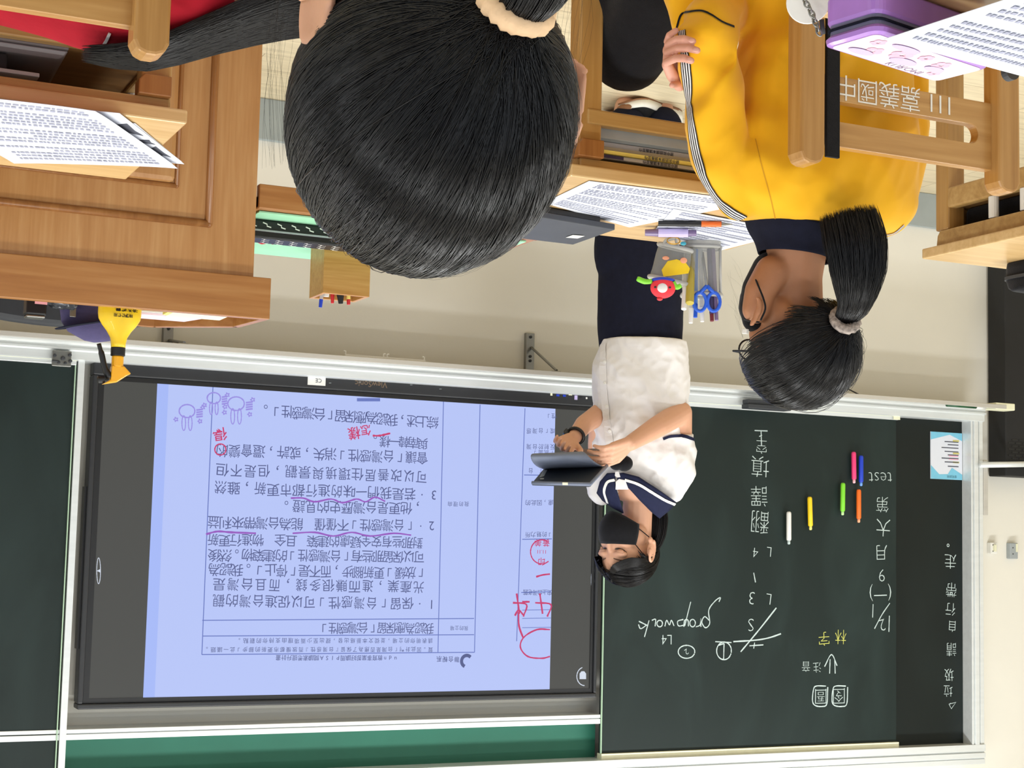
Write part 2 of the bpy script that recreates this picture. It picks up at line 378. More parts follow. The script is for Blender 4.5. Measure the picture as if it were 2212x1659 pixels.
def text(bm, s, c, size, right=V(1, 0, 0), up=V(0, 0, 1), thin=0.0, align='C', mi=0, sx=1.0, rot=0.0):
    """flat lettering added to bm, centred (or left/right aligned) on c; size = letter height"""
    if _txt_o.name not in COL.objects: COL.objects.link(_txt_o)
    _txt.body = s; _txt.size = 1.0; _txt.resolution_u = 2; _txt.offset = thin
    dg = bpy.context.evaluated_depsgraph_get(); dg.update()
    me = _txt_o.evaluated_get(dg).to_mesh()
    if not len(me.vertices): return
    co = np.zeros(len(me.vertices) * 3); me.vertices.foreach_get('co', co); co = co.reshape(-1, 3)
    x0, x1 = co[:, 0].min(), co[:, 0].max()
    cx = {'C': (x0 + x1) / 2, 'L': x0, 'R': x1}[align]; cy = (co[:, 1].min() + co[:, 1].max()) / 2 if len(s) < 3 else 0.34
    right, up = Vector(right).normalized(), Vector(up).normalized(); c = Vector(c); ca, sa = math.cos(rot), math.sin(rot)
    vs = []
    for p in co:
        a, b = (p[0] - cx) * size * sx, (p[1] - cy) * size
        vs.append(bm.verts.new(c + right * (a * ca - b * sa) + up * (a * sa + b * ca)))
    for pl in me.polygons:
        try: bm.faces.new([vs[i] for i in pl.vertices]).material_index = mi
        except ValueError: pass
    _txt_o.evaluated_get(dg).to_mesh_clear()
_sk = 0
def stroke(bm, pts, w, nrm, mi=0, wob=0.0):
    """flat ribbon of width w along pts in the plane with normal nrm"""
    global _sk
    _sk = (_sk + 1) % 40; nrm = Vector(nrm); pts = [Vector(p) + nrm * (1.2e-5 * _sk) for p in pts]; prev = None
    for i, p in enumerate(pts):
        t = (pts[min(i + 1, len(pts) - 1)] - pts[max(i - 1, 0)]); s = nrm.cross(t)
        s = s.normalized() * (w / 2 * (1 + wob * random.uniform(-1, 1))) if s.length > 1e-9 else V(w / 2, 0, 0)
        cur = (bm.verts.new(p + s), bm.verts.new(p - s))
        if prev: bm.faces.new((prev[0], prev[1], cur[1], cur[0])).material_index = mi
        prev = cur

# ================================================================ THE ROOM
WY = 4.84
b = NB(); box(b, -7.0, 4.5, -1.5, WY + 0.3, -0.06, 0.0); struct('floor', b, 'floor')
b = NB(); box(b, -7.0, 4.5, -1.5, WY + 0.3, 3.05, 3.15); struct('ceiling', b, 'ceiling')
b = NB(); box(b, -7.0, 4.5, WY, WY + 0.2, 0.0, 3.05); struct('wall_front', b, 'wall')
b = NB(); box(b, -7.0, -6.85, -1.5, WY, 0.0, 3.05); struct('wall_left', b, 'wall')
b = NB(); box(b, -7.0, 4.5, WY - 0.016, WY, 0.0, 0.135); struct('baseboard_front', b, 'baseboard', bevel=0.003)
b = NB()
for i in range(12): box(b, -4.12 + i * 0.62, -4.117 + i * 0.62, WY - 0.0165, WY - 0.0155, 0.0, 0.135)
bl = struct('trim_1', b, 'grey_plastic')
for (x, y) in LAMPS:      # ceiling lamps above the picture
    t = thing('ceiling_lamp', 'long white ceiling lamp above the classroom', 'lamp', (x, y, 2.985), group='ceiling lamps')
    b = NB(); box(b, x - 0.63, x + 0.63, y - 0.16, y + 0.16, 3.0, 3.05); obj('housing', b, 'white', t)
    b = NB(); box(b, x - 0.6, x + 0.6, y - 0.14, y + 0.14, 2.992, 3.0); obj('diffuser', b, emit('lamp_glow', (255, 250, 240), 2.0) if 'glow' not in M else M['glow'], t)
    M.setdefault('glow', bpy.data.materials['lamp_glow'])

# ================================================================ BLACKBOARD
bb = thing('blackboard', 'long wall blackboard with aluminium frame and chalk tray behind the standing girl', 'blackboard', (-2.4, WY, 0.81))
XL, XR = -4.214, 1.2
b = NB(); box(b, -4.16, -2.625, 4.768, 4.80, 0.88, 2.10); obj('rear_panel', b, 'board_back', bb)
b = NB(); box(b, -2.60, XR, 4.795, 4.82, 1.955, 2.10); pn = obj('upper_panel', b, 'green_board', bb); pn['label'] = 'green strip of board above the display'
b = NB()
for (z0, z1, y0) in ((2.093, 2.118, 4.715), (2.118, 2.124, 4.722), (2.124, 2.142, 4.715), (2.142, 2.147, 4.722), (2.147, 2.166, 4.718)):
    box(b, XL, XR, y0, WY, z0, z1)
obj('top_rail', b, 'alu', bb, bevel=0.0015)
b = NB()
for (x0, x1, y0) in ((XL, -4.196, 4.722), (-4.196, -4.186, 4.728), (-4.186, -4.166, 4.715), (-4.166, -4.160, 4.722), (-4.160, -4.152, 4.717)):
    box(b, x0, x1, y0, WY, 0.86, 2.093)
obj('side_post', b, 'alu', bb, bevel=0.0015)
b = NB()   # chalk tray
box(b, XL - 0.005, XR, 4.60, 4.84, 0.829, 0.8335)
box(b, XL - 0.005, XR, 4.598, 4.604, 0.829, 0.844)
obj('chalk_tray', b, 'alu_dull', bb, bevel=0.0012)
b = NB()
prof = [(4.84, 0.829), (4.70, 0.829), (4.70, 0.838), (4.708, 0.846), (4.708, 0.850), (4.702, 0.853), (4.702, 0.858), (4.712, 0.862), (4.712, 0.884), (4.72, 0.8865), (4.84, 0.8865)]
rings_loft(b, [[V(XL, y, z) for (y, z) in prof], [V(XR, y, z) for (y, z) in prof]])
obj('bottom_rail', b, 'alu', bb)
b = NB()
for (z0, z1, y0) in ((1.947, 1.958, 4.742), (1.958, 1.961, 4.748), (1.961, 1.977, 4.742)): box(b, -2.5905, XR, y0, WY, z0, z1)
obj('middle_rail', b, 'alu', bb, bevel=0.001)
b = NB(); box(b, -0.851, -0.832, 4.735, WY, 0.886, 2.093); obj('divider_post', b, 'alu', bb, bevel=0.001)
b = NB(); box(b, -4.262, -4.17, 4.60, 4.66, 0.822, 0.848); tc = obj('end_cap', b, 'cream', bb, bevel=0.003); tc['label'] = 'cream plastic end cap of the tray'
def chalk_col(bm, items, Y, thin=-0.012):
    for (s, x, y, h) in items:
        p = at(x, y, Y); d = (CAM - p).length
        text(bm, s, p, h * 4.95 / FOC, rot=random.uniform(-0.07, 0.07), thin=thin, sx=random.uniform(0.92, 1.05))
b = NB()
Yb = 4.7674
chalk_col(b, [('垃', 2048, 1493, 34), ('圾', 2050, 1458, 36), ('請', 2055, 1403, 38), ('自', 2057, 1353, 32), ('行', 2053, 1316, 36), ('帶', 2055, 1274, 42), ('走', 2053, 1213, 42)], Yb)
tri = [at(x, y, Yb) for (x, y) in ((2050, 1521), (2065, 1517), (2055, 1531), (2050, 1521), (2054, 1519))]
stroke(b, tri, 0.003, V(0, -1, 0))
c = at(2048, 1178, Yb); stroke(b, [c + V(math.cos(a), 0, math.sin(a)) * 0.005 for a in np.linspace(0, 2 * PI, 13)], 0.003, V(0, -1, 0))
obj('chalk_writing', b, 'chalk', bb)
b = NB()   # bolted stop on the right, bracket feet below
obox(b, at(133, 775, 4.70), (V(1, 0, 0), V(0, 1, 0), V(0, 0, 1)), (0.027, 0.006, 0.023))
obj('stop_plate', b, 'steel', bb, bevel=0.002)
b = NB()
for (x, y, r) in ((118, 768, 0.005), (136, 774, 0.006), (151, 767, 0.005), (152, 780, 0.005), (141, 784, 0.004), (127, 783, 0.004)):
    c = at(x, y, 4.692); b = NB(); lathe(b, c, [(r, 0), (r, 0.004), (r * 0.6, 0.006)], 10, (0, -1, 0)); obj('bolt', b, 'dark_grey', bb)
b = NB(); tube(b, [at(112, 779, 4.69), at(128, 781, 4.69)], 0.003, 8)
obj('bolt', b, 'dark_grey', bb)

# sliding panels
def slider(name, label, x0, x1, edge_side, writing):
    t = thing(name, label, 'blackboard', ((x0 + x1) / 2, 4.76, 0.868))
    b = NB(); box(b, x0 + 0.004, x1 - 0.004, 4.745, 4.762, 0.895, 2.075); obj('panel', b, 'board', t)
    b = NB()
    box(b, x0, x1, 4.728, 4.7655, 0.868, 0.884); box(b, x0, x1, 4.734, 4.7655, 0.884, 0.899)
    obj('bottom_trim', b, 'alu', t, bevel=0.0015)
    b = NB(); box(b, x0, x1, 4.733, 4.7655, 2.075, 2.094); obj('top_trim', b, 'cream', t, bevel=0.0015)
    b = NB(); box(b, x1 - 0.003 if edge_side > 0 else x0, x1 if edge_side > 0 else x0 + 0.003, 4.7385, 4.7455, 0.899, 2.075); obj('edge_trim', b, pmat('pale_green_edge', (176, 206, 176), 0.5) if 'pge' not in M else M['pge'], t)
    M.setdefault('pge', bpy.data.materials['pale_green_edge'])
    b = NB(); box(b, x0, x1, 4.7272, 4.7282, 0.8845, 0.8875); box(b, (x0 if edge_side > 0 else x1 - 0.03), (x0 + 0.03 if edge_side > 0 else x1), 4.7262, 4.7282, 0.868, 0.899); obj('trim_line', b, 'cream', t)
    return t
sl = slider('sliding_blackboard', 'dark green sliding chalkboard with handwriting and chalk-shaped magnets left of the display', -3.824, -2.592, 1, True)
sr = slider('sliding_blackboard', 'blank dark green sliding chalkboard right of the display', -0.827, 0.42, -1, False)
Yp = 4.7442
b = NB()
W_ = 0.0038; NY = V(0, -1, 0)
def chalk(pts, w=W_, Y=Yp, bm=None): stroke(bm or b, arc_pts([at(x, y, Y) for (x, y) in pts], 6), w, NY, wob=0.18)
def flush():
    global b
    if len(b.verts): obj('chalk_writing', b, 'chalk', sl)
    b = NB()
def circ(x, y, rx, ry, a0=0.3, a1=6.5, w=W_): chalk([(x + rx * math.cos(a), y + ry * math.sin(a)) for a in np.linspace(a0, a1, 12)], w)
# group work, circled numbers
for grp in ([('L4', 1440, 1382, 34)], [('翻', 1642, 1128, 62), ('譯', 1640, 1072, 56), ('填', 1642, 1008, 58), ('空', 1645, 966, 38)], [('月', 1905, 1193, 44), ('大', 1908, 1140, 50), ('第', 1906, 1090, 44)], [('(一)', 1902, 1284, 48)], [('注', 1765, 1442, 28), ('音', 1741, 1440, 28)]):
    chalk_col(b, grp, Yp, -0.014); flush()
for (s, x, y, h) in (('囹', 1812, 1503, 44), ('圄', 1773, 1504, 42)):
    text(b, s, at(x, y, Yp), h * 4.95 / FOC, thin=-0.014)
flush(); text(b, 'test', at(1902, 1034, Yp), 50 * 4.95 / FOC, thin=-0.02, rot=0.03)
flush(); text(b, 'L', at(1661, 1192, Yp), 36 * 4.9 / FOC, thin=-0.02, rot=-0.1); text(b, '4', at(1632, 1194, Yp), 36 * 4.9 / FOC, thin=-0.02, rot=-0.1)
flush(); text(b, 'L', at(1660, 1294, Yp), 40 * 4.9 / FOC, thin=-0.02, rot=-0.15); text(b, '3', at(1624, 1292, Yp), 46 * 4.9 / FOC, thin=-0.02, rot=-0.1)
text(b, 'S', at(1622, 1350, Yp), 46 * 4.9 / FOC, thin=-0.02)
flush(); chalk([(1628, 1237), (1632, 1258)]); chalk([(1630, 930), (1658, 931)]); chalk([(1644, 931), (1645, 962)]); chalk([(1646, 940), (1640, 943)])
flush(); chalk([(1600, 1408), (1640, 1360), (1677, 1313)], 0.005); chalk([(1584, 1386), (1630, 1383), (1660, 1378), (1687, 1369)], 0.005)
chalk([(1619, 1395), (1649, 1393)]); chalk([(1630, 1388), (1628, 1401)])
flush(); text(b, '9', at(1905, 1243, Yp), 48 * 4.95 / FOC, thin=-0.02)
chalk([(1886, 1305), (1885, 1334)]); chalk([(1889, 1358), (1905, 1328), (1922, 1303)]); text(b, '2', at(1906, 1350, Yp), 44 * 4.9 / FOC, thin=-0.02, rot=0.2); chalk([(1921, 1330), (1920, 1365)])
flush(); circ(1564, 1406, 16, 19); chalk([(1564, 1390), (1563, 1424)]); chalk([(1564, 1390), (1552, 1394)]); chalk([(1545, 1386), (1580, 1388)])
flush(); circ(1483, 1408, 18, 14); text(b, '2', at(1483, 1408, Yp - .0004), 20 * 4.9 / FOC, thin=-0.01, rot=.5)
# "group work" in script
flush()
chalk([(1532, 1340), (1522, 1332), (1516, 1344), (1524, 1356), (1533, 1346), (1531, 1318), (1545, 1298), (1556, 1291), (1553, 1300)])
chalk([(1514, 1354), (1514, 1336), (1512, 1350), (1503, 1354)]); circ(1496, 1346, 6, 8); chalk([(1487, 1353), (1486, 1340), (1479, 1340), (1477, 1354)])
chalk([(1492, 1300), (1479, 1352)]); chalk([(1479, 1350), (1466, 1352), (1464, 1342), (1476, 1338)])
chalk([(1456, 1352), (1450, 1340), (1446, 1350), (1440, 1340), (1436, 1353)]); circ(1425, 1347, 6, 7); chalk([(1415, 1353), (1416, 1338), (1408, 1340)])
chalk([(1392, 1376), (1402, 1340)]); chalk([(1400, 1352), (1380, 1342)]); chalk([(1397, 1350), (1384, 1358), (1379, 1349)])
# arrow
flush()
chalk([(1792, 1455), (1793, 1424)]); chalk([(1804, 1455), (1803, 1426)]); chalk([(1781, 1440), (1796, 1414), (1808, 1438)])
# rounded boxes round
flush()
for (x0, x1) in ((1755, 1788), (1797, 1831)):
    chalk([(x1, 1484), (x1 - 2, 1520), (x1 - 12, 1526), (x0 + 6, 1524), (x0, 1514), (x0 + 2, 1490), (x0 + 8, 1482), (x1 - 4, 1482)], 0.004)
obj('chalk_writing', b, 'chalk', sl)
b = NB(); chalk_col(b, [('林', 1816, 1376, 40), ('字', 1780, 1380, 38)], Yp, -0.014); w = obj('chalk_writing', b, 'chalk_yellow', sl); w['label'] = 'yellow chalk characters'

# chalk-shaped magnets
def magnet(label, x, y0, y1, col, tip, lean=0.0):
    p0, p1 = at(x + lean, y0, 4.728), at(x, y1, 4.728); r = 0.0088
    t = thing('chalk_magnet', label, 'magnet', p0, group='chalk-shaped magnets on the board')
    d = (p1 - p0).normalized(); L = (p1 - p0).length
    b = NB(); lathe(b, p0, [(r * 0.55, 0), (r * 0.9, 0.003), (r, 0.008), (r, L - 0.018), (r * 0.8, L - 0.014)], 14, d); obj('holder', b, col, t, smooth=True)
    b = NB(); lathe(b, p0, [(r * 0.6, L - 0.016), (r * 0.6, L - 0.003), (r * 0.35, L)], 12, d); obj('chalk_tip', b, tip, t, smooth=True)
magnet('pink chalk-shaped magnet touching the blue one', 1845, 976, 1044, 'pink', 'palepink', -1)
magnet('blue chalk-shaped magnet right beside the pink one', 1860, 984, 1050, 'royal', 'paleblue')
magnet('light green chalk-shaped magnet beside the orange one', 1820, 1043, 1113, 'lime', 'palegreen', 1)
magnet('orange chalk-shaped magnet below the blue one', 1855, 1057, 1129, 'orange', 'peach')
magnet('yellow chalk-shaped magnet by itself on the board', 1751, 1073, 1145, 'yellow', 'paleyellow', -2)
magnet('white chalk-shaped magnet nearest the handwriting', 1704, 1105, 1176, 'white', 'chalk')

# poster in the corner of the rear panel
t = thing('notice', 'small white and blue notice sheet in the lower left corner of the blackboard', 'notice', (-4.1, 4.79, 0.93))
x0, x1, z0, z1 = -4.150, -3.999, 0.931, 1.109
b = NB(); box(b, x0, x1, 4.7645, 4.7678, z0, z1); obj('sheet', b, 'paper', t)
M['sky'] = pmat('sky_print', (120, 190, 216), 0.6); M['mud'] = pmat('yellow_mark', (200, 190, 110), 0.7)
b = NB(); Yn = 4.7641
def poly(bm, pts, Y, mi=0): bm.faces.new([bm.verts.new((x, Y, z)) for (x, z) in pts]).material_index = mi
poly(b, [(x0, z1), (x0, z1 - 0.02), (x0 + 0.05, z1 - 0.045), (x0 + 0.07, z1 - 0.02), (x1 - 0.04, z1 - 0.018), (x1, z1 - 0.052), (x1, z1)], Yn)
poly(b, [(x0, z0), (x1, z0), (x1, z0 + 0.03), (x0 + 0.06, z0 + 0.008), (x0, z0 + 0.03)], Yn)
obj('print', b, 'sky', t)
b = NB()
for i, zz in enumerate((0.05, 0.066, 0.08, 0.093, 0.106, 0.12, 0.132, 0.143)):
    z = z1 - zz; stroke(b, [(x0 + 0.018, Yn, z), (x0 + 0.07 + 0.03 * ((i * 7) % 3) / 2, Yn, z)], 0.0035, NY)
text(b, '使用說明', V(x0 + 0.05, Yn, z1 - 0.012), 0.012)
obj('lettering', b, 'ink_dark', t)
b = NB()
for zz in (0.066, 0.1, 0.148): stroke(b, [(x0 + 0.015, Yn - 0.0002, z1 - zz), (x0 + 0.045, Yn - 0.0002, z1 - zz)], 0.006, NY)
obj('highlight', b, 'mud', t)
b = NB()
for zz in (0.078, 0.09): stroke(b, [(x0 + 0.02, Yn - 0.0003, z1 - zz), (x0 + 0.065, Yn - 0.0003, z1 - zz)], 0.006, NY)
obj('highlight', b, 'pinkmid', t)

# eraser, clips and sticks on the tray
b = NB(); p = at(1655, 868, 4.68); box(b, p.x - 0.09, p.x + 0.09, 4.655, 4.70, 0.884, 0.90); box(b, p.x - 0.09, p.x + 0.09, 4.66, 4.695, 0.868, 0.884)
tag(obj('board_eraser', b, ['dark_grey'], bevel=0.003), 'dark felt board eraser on the bottom rail behind the seated girl', 'eraser')
t = thing('cable_clip_bar', 'thin white hooked bar along the underside of the chalk tray', 'bar', at(835, 768, 4.66))
b = NB(); p0, p1 = at(748, 768, 4.62), at(922, 778, 4.62)
z = 0.8215; box(b, p1.x, p0.x, 4.63, 4.64, z - 0.002, z + 0.004)
obj('bar', b, 'white', t)
for x in (p0.x - 0.003, p1.x + 0.003, (p0.x + p1.x) / 2 - 0.006, (p0.x + p1.x) / 2 + 0.006):
    b = NB(); tube(b, [(x, 4.635, z), (x, 4.635, z - 0.011), (x + (0.006 if x < p1.x + 0.02 or x > p0.x - 0.05 else -0.006), 4.635, z - 0.012)], 0.0022, 8); obj('hook', b, 'white', t)
def bracket(label, x, ytop):
    p = at(x, ytop, 4.82); t = thing('tray_bracket', label, 'bracket', (p.x, 4.83, p.z), group='steel brackets under the tray')
    b = NB(); box(b, p.x - 0.016, p.x + 0.016, 4.822, WY, p.z, 0.829); box(b, p.x - 0.016, p.x + 0.016, 4.62, WY, 0.824, 0.829); obj('plate', b, 'steel', t, bevel=0.002)
    b = NB(); tube(b, [(p.x - 0.004, 4.82, p.z + 0.05), (p.x - 0.004, 4.63, 0.822)], 0.0045, 8); obj('stay', b, 'steel', t)
    b = NB()
    for dz in (0.014, 0.08, 0.095):
        b = NB(); lathe(b, (p.x, 4.823, p.z + dz), [(0.005, 0), (0.005, 0.004), (0.002, 0.005)], 10, (0, -1, 0)); obj('screw', b, 'dark_grey', t)
bracket('steel bracket with a thin stay under the tray right of the standing girl', 1147, 719)
bracket('steel bracket under the tray, just above the lectern rim', 365, 700)
b = NB(); p = at(1843, 846, 4.68); tube(b, [at(1818, 833, 4.70), at(1855, 852, 4.70)], 0.0025, 6); tag(obj('thin_rod', b, 'dark_grey'), 'thin dark rod below the tray behind the ponytail', 'rod')
t = thing('marker_pen', 'green and white pen lying on the left end of the tray', 'pen', at(2080, 880, 4.63))
b = NB(); z = 0.8335 + 0.008; x0 = at(2045, 877, 4.625).x; x1 = at(2108, 884, 4.625).x; tube(b, [(x0, 4.625, z), (x1, 4.625, z)], 0.007, 12); M['deep_green'] = pmat('deep_green', (20, 80, 44), 0.4); obj('barrel', b, 'deep_green', t, smooth=True)
b = NB(); tube(b, [(x1, 4.625, z), (x1 - 0.045, 4.625, z)], 0.0078, 12); obj('cap', b, 'white', t, smooth=True)

# ================================================================ DISPLAY
tv = thing('interactive_display', 'large black-framed interactive display showing a scanned worksheet', 'display', (-1.73, 4.80, 0.88))
TX0, TX1, TZ0, TZ1 = -2.576, -0.879, 0.880, 1.892
SX0, SX1, SZ0, SZ1 = -2.553, -0.913, 0.936, 1.862
Ys = 4.757
b = NB()
def frame(bm, X0, X1, Z0, Z1, x0, x1, z0, z1, ya, yb):
    box(bm, X0, X1, ya, yb, Z0, z0); box(bm, X0, X1, ya, yb, z1, Z1); box(bm, X0, x0, ya, yb, z0, z1); box(bm, x1, X1, ya, yb, z0, z1)
frame(b, TX0, TX1, TZ0, TZ1, TX0 + 0.012, TX1 - 0.016, TZ0 + 0.042, TZ1 - 0.016, 4.745, 4.805)
obj('bezel', b, 'screen_frame', tv, bevel=0.004)
b = NB(); frame(b, TX0 + 0.013, TX1 - 0.017, TZ0 + 0.043, TZ1 - 0.017, SX0, SX1, SZ0, SZ1, 4.753, 4.80); obj('inner_frame', b, 'black', tv)
b = NB(); box(b, TX1, TX1 + 0.006, 4.76, 4.80, 1.25, 1.72); obj('pen_holder', b, 'black', tv)
M['scr_grey'] = emit('screen_grey', (74, 74, 71), 1.0); M['scr_paper'] = emit('screen_paper', (182, 196, 246), 1.0); M['scr_edge'] = emit('screen_paper_edge', (165, 184, 246), 1.0)
M['scr_ink'] = emit('screen_ink', (84, 92, 140), 1.0); M['scr_line'] = emit('screen_line', (104, 120, 190), 1.0); M['scr_red'] = emit('screen_red', (200, 60, 110), 1.0)
M['scr_pur'] = emit('screen_purple', (150, 90, 190), 1.0); M['scr_stamp'] = emit('screen_stamp', (152, 142, 224), 1.0); M['scr_white'] = emit('screen_white', (214, 222, 236), 1.0)
b = NB(); box(b, SX0 - 0.002, SX1 + 0.002, Ys, 4.80, SZ0 - 0.002, SZ1 + 0.002); scr = obj('screen', b, 'scr_grey', tv)
PX0, PX1 = -2.406, -1.070
b = NB(); poly(b, [(PX0, SZ0), (PX1, SZ0), (PX1, SZ1), (PX0, SZ1)], Ys - 0.0006); obj('page', b, 'scr_paper', scr)
b = NB(); poly(b, [(PX1 - 0.034, SZ0), (PX1, SZ0), (PX1, SZ1), (PX1 - 0.034, SZ1)], Ys - 0.0009); obj('page_edge', b, 'scr_edge', scr)
Yt = Ys - 0.0014
def L2(x0, y0, x1, y1, bm, w=0.0028): stroke(bm, [at(x0, y0, Yt), at(x1, y1, Yt)], w, NY)
b = NB()
for (a_) in ((436, 1414, 1025, 1409), (437, 1374, 1024, 1371), (437, 1340, 1024, 1336), (436, 1414, 460, 836), (1025, 1409, 1037, 874), (946, 1410, 958, 866), (1116, 1385, 1134, 882), (1126, 1280, 1190, 1278), (1128, 1165, 1192, 1164), (1132, 1026, 1196, 1027)): L2(*a_, b)
for y in (1318, 1336, 1356): L2(1128, y, 1190, y - 1, b, 0.002)
obj('ruled_lines', b, 'scr_line', scr)
b = NB(); RN = V(0, 0, 0)
def line(bm, s, xl, y, xr, h, thin=0.0, tilt=None):
    """one line of writing from pixel xl (its left, as read) to xr"""
    p0, p1 = at(xl, y, Yt), at(xr, y + (tilt or 0), Yt); n = len(s); d = p1 - p0; k = h * 4.9 / FOC
    for i, ch in enumerate(s):
        if ch == ' ': continue
        q = p0 + d * ((i + 0.5) / n)
        text(bm, ch, q + V(0, 0, random.uniform(-0.1, 0.1) * k * 0.4) + (V(0, 0, -k * 0.3) if ch in '，。' else V(0, 0, 0)), k, thin=thin, rot=random.uniform(-0.05, 0.05), sx=random.uniform(0.9, 1.05))
line(b, '1.保留「台灣感性」可以促進台灣的觀', 945, 1305, 458, 29, tilt=-8)
line(b, '光產業，進而賺很多錢，而且台灣是', 918, 1268, 458, 29, tilt=-6)
line(b, '「放緩」更新腳步，而不是「停止」。我認為', 920, 1238, 450, 29, tilt=-8)
line(b, '可以保留那些有「台灣感性」的建築物。然後', 916, 1203, 450, 29, tilt=-4)
line(b, '對那些有安全疑慮的建築 且全 物進行更新', 913, 1172, 448, 28, tilt=-6)
line(b, '2.「台灣感性」不僅僅 能為台灣帶來利益', 944, 1137, 448, 29, tilt=-8)
line(b, '，他更是台灣歷史的見證。', 915, 1098, 605, 30, tilt=-4)
line(b, '3.若是我們一味的進行都市更新，雖然', 950, 1069, 462, 30, tilt=-16)
line(b, '可以改善居住環境與景觀，但是不但', 924, 1030, 465, 30, tilt=-16)
line(b, '會讓「台灣感性」消失，或許，還會變的', 924, 990, 466, 30, tilt=-18)
line(b, '與南韓一樣。', 923, 958, 800, 28, tilt=-6)
line(b, '綜上述，我認為應保留「台灣感性」。', 945, 914, 562, 30, tilt=-28)
line(b, '我認為應保留「台灣感性」', 936, 1357, 690, 27)
line(b, '我的立場', 1012, 1357, 972, 11, 0.0); line(b, '我的理由', 1014, 1089, 966, 12, 0.0)
line(b, '質。因此針對「台灣是否應為了保留『台灣感性』而放慢都市更新的腳步」此一議題。', 936, 1403, 440, 12, 0.002)
line(b, '請表明你的立場，並從文本脈絡出發，提出至少兩項理由支持你的觀點。', 936, 1384, 510, 12, 0.002)
line(b, 'udn教育事業部好讀周PISA閱讀素養提升計畫', 860, 1421, 595, 13, 0.004)
line(b, '聯合報系', 993, 1424, 942, 14, 0.006)
for (s, xl, xr, y) in (('史上台灣老舊', 1192, 1130, 1280), ('」的魅力所', 1194, 1134, 1155), ('慮，因此的', 1196, 1134, 1086), ('惜「台', 1198, 1136, 1017), ('「試圖」', 1198, 1150, 978), ('反射於台灣', 1200, 1136, 965), ('成「台灣感', 1200, 1136, 931), ('性」', 1202, 1180, 899)): line(b, s, xl, y, xr, 14, 0.0)
obj('handwriting', b, 'scr_ink', scr)
b = NB()
c = at(1008, 1428, Yt); obl = [c + V(math.cos(a) * 0.018, 0, math.sin(a) * 0.018) for a in np.linspace(-2.4, 1.2, 14)]; stroke(b, obl, 0.011, NY)
obj('round_emblem', b, 'scr_ink', scr)
b = NB()
def fl2(nm, mt):
    global b
    if len(b.verts): obj(nm, b, mt, scr)
    b = NB()
def ink(pts, w=0.006, bm=None): stroke(bm or b, arc_pts([at(x, y, Yt - 0.0002) for (x, y) in pts], 5), w, NY, wob=0.2)
for (s, x, y, h) in (('怎', 790, 930, 26), ('樣', 765, 936, 30), ('得', 476, 938, 30)): text(b, s, at(x, y, Yt - 0.0002), h * 4.9 / FOC, thin=0.012, rot=0.2); fl2('red_correction', 'scr_red')
ink([(843, 936), (820, 941), (805, 941)]); ink([(476 + 12 * math.cos(a), 971 + 12 * math.sin(a)) for a in np.linspace(0, 6.4, 12)], 0.004)
fl2('red_correction', 'scr_red'); ink([(460, 935), (462, 936)], 0.006)
for (x, h) in ((1170, 58), (1120, 50)):
    k = h / 58
    ink([(x + 12 * k, 1332), (x + 20 * k, 1306), (x - 14 * k, 1302)]); ink([(x + 2, 1326), (x - 4, 1282)]); fl2('red_correction', 'scr_red')
fl2('red_correction', 'scr_red'); ink([(1144, 1300), (1128, 1300)]); ink([(1120, 1322), (1121, 1352), (1130, 1378)]); ink([(1112, 1330), (1120, 1318), (1130, 1328)])
ink([(1188, 1360), (1160, 1360), (1132, 1376), (1124, 1398), (1140, 1418), (1170, 1422), (1188, 1418)], 0.005); ink([(1188, 1240), (1172, 1242), (1158, 1246)])
obj('red_correction', b, 'scr_red', scr)
b = NB(); ink([(1170 + 24 * math.cos(a), 1192 + 26 * math.sin(a)) for a in np.linspace(0.9, 5.4, 14)], 0.004)
for (s, x, y, h) in (('印', 1170, 1213, 20), ('11.11', 1170, 1192, 12), ('黃', 1180, 1172, 20), ('美', 1162, 1172, 20)): text(b, s, at(x, y, Yt - 0.0002), h * 4.9 / FOC, thin=0.006)
obj('round_stamp', b, 'scr_red', scr)
b = NB(); ink([(832, 1083), (810, 1074), (790, 1084), (770, 1078), (740, 1086), (715, 1078), (680, 1084), (655, 1076), (628, 1076)], 0.005)
fl2('wavy_underline', 'scr_pur'); ink([(888, 1156), (850, 1152), (800, 1158), (760, 1150), (720, 1158), (680, 1150), (632, 1152)], 0.005); fl2('wavy_underline', 'scr_pur'); ink([(553, 1152), (500, 1150), (470, 1148), (445, 1154)], 0.006)
obj('wavy_underline', b, 'scr_pur', scr)
b = NB()   # faint rabbit-and-stars stamp
for (x, y, s) in ((404, 888, 1.0), (462, 860, 0.85), (510, 872, 1.05)):
    ink([(x + 17 * s * math.cos(a), y + 14 * s * math.sin(a)) for a in np.linspace(0, 6.3, 14)], 0.004)
    for dx in (-7, 7): ink([(x + dx * s + 4 * s * math.cos(a), y + 26 * s + 16 * s * math.sin(a)) for a in np.linspace(0, 6.3, 10)], 0.003)
    for (dx, dy) in ((34, -8), (-24, 18), (28, 22)): ink([(x + dx * s + 5 * math.cos(a) * (1 if i % 2 else 0.5), y + dy * s + 5 * math.sin(a) * (1 if i % 2 else 0.5)) for i, a in enumerate(np.linspace(0, 2 * PI, 11))], 0.003)
    for i in range(4): L2(x + 20 * s, y - 2 + i * 5, x + 34 * s, y - 4 + i * 5, b, 0.005)
obj('printed_stamp', b, 'scr_stamp', scr)
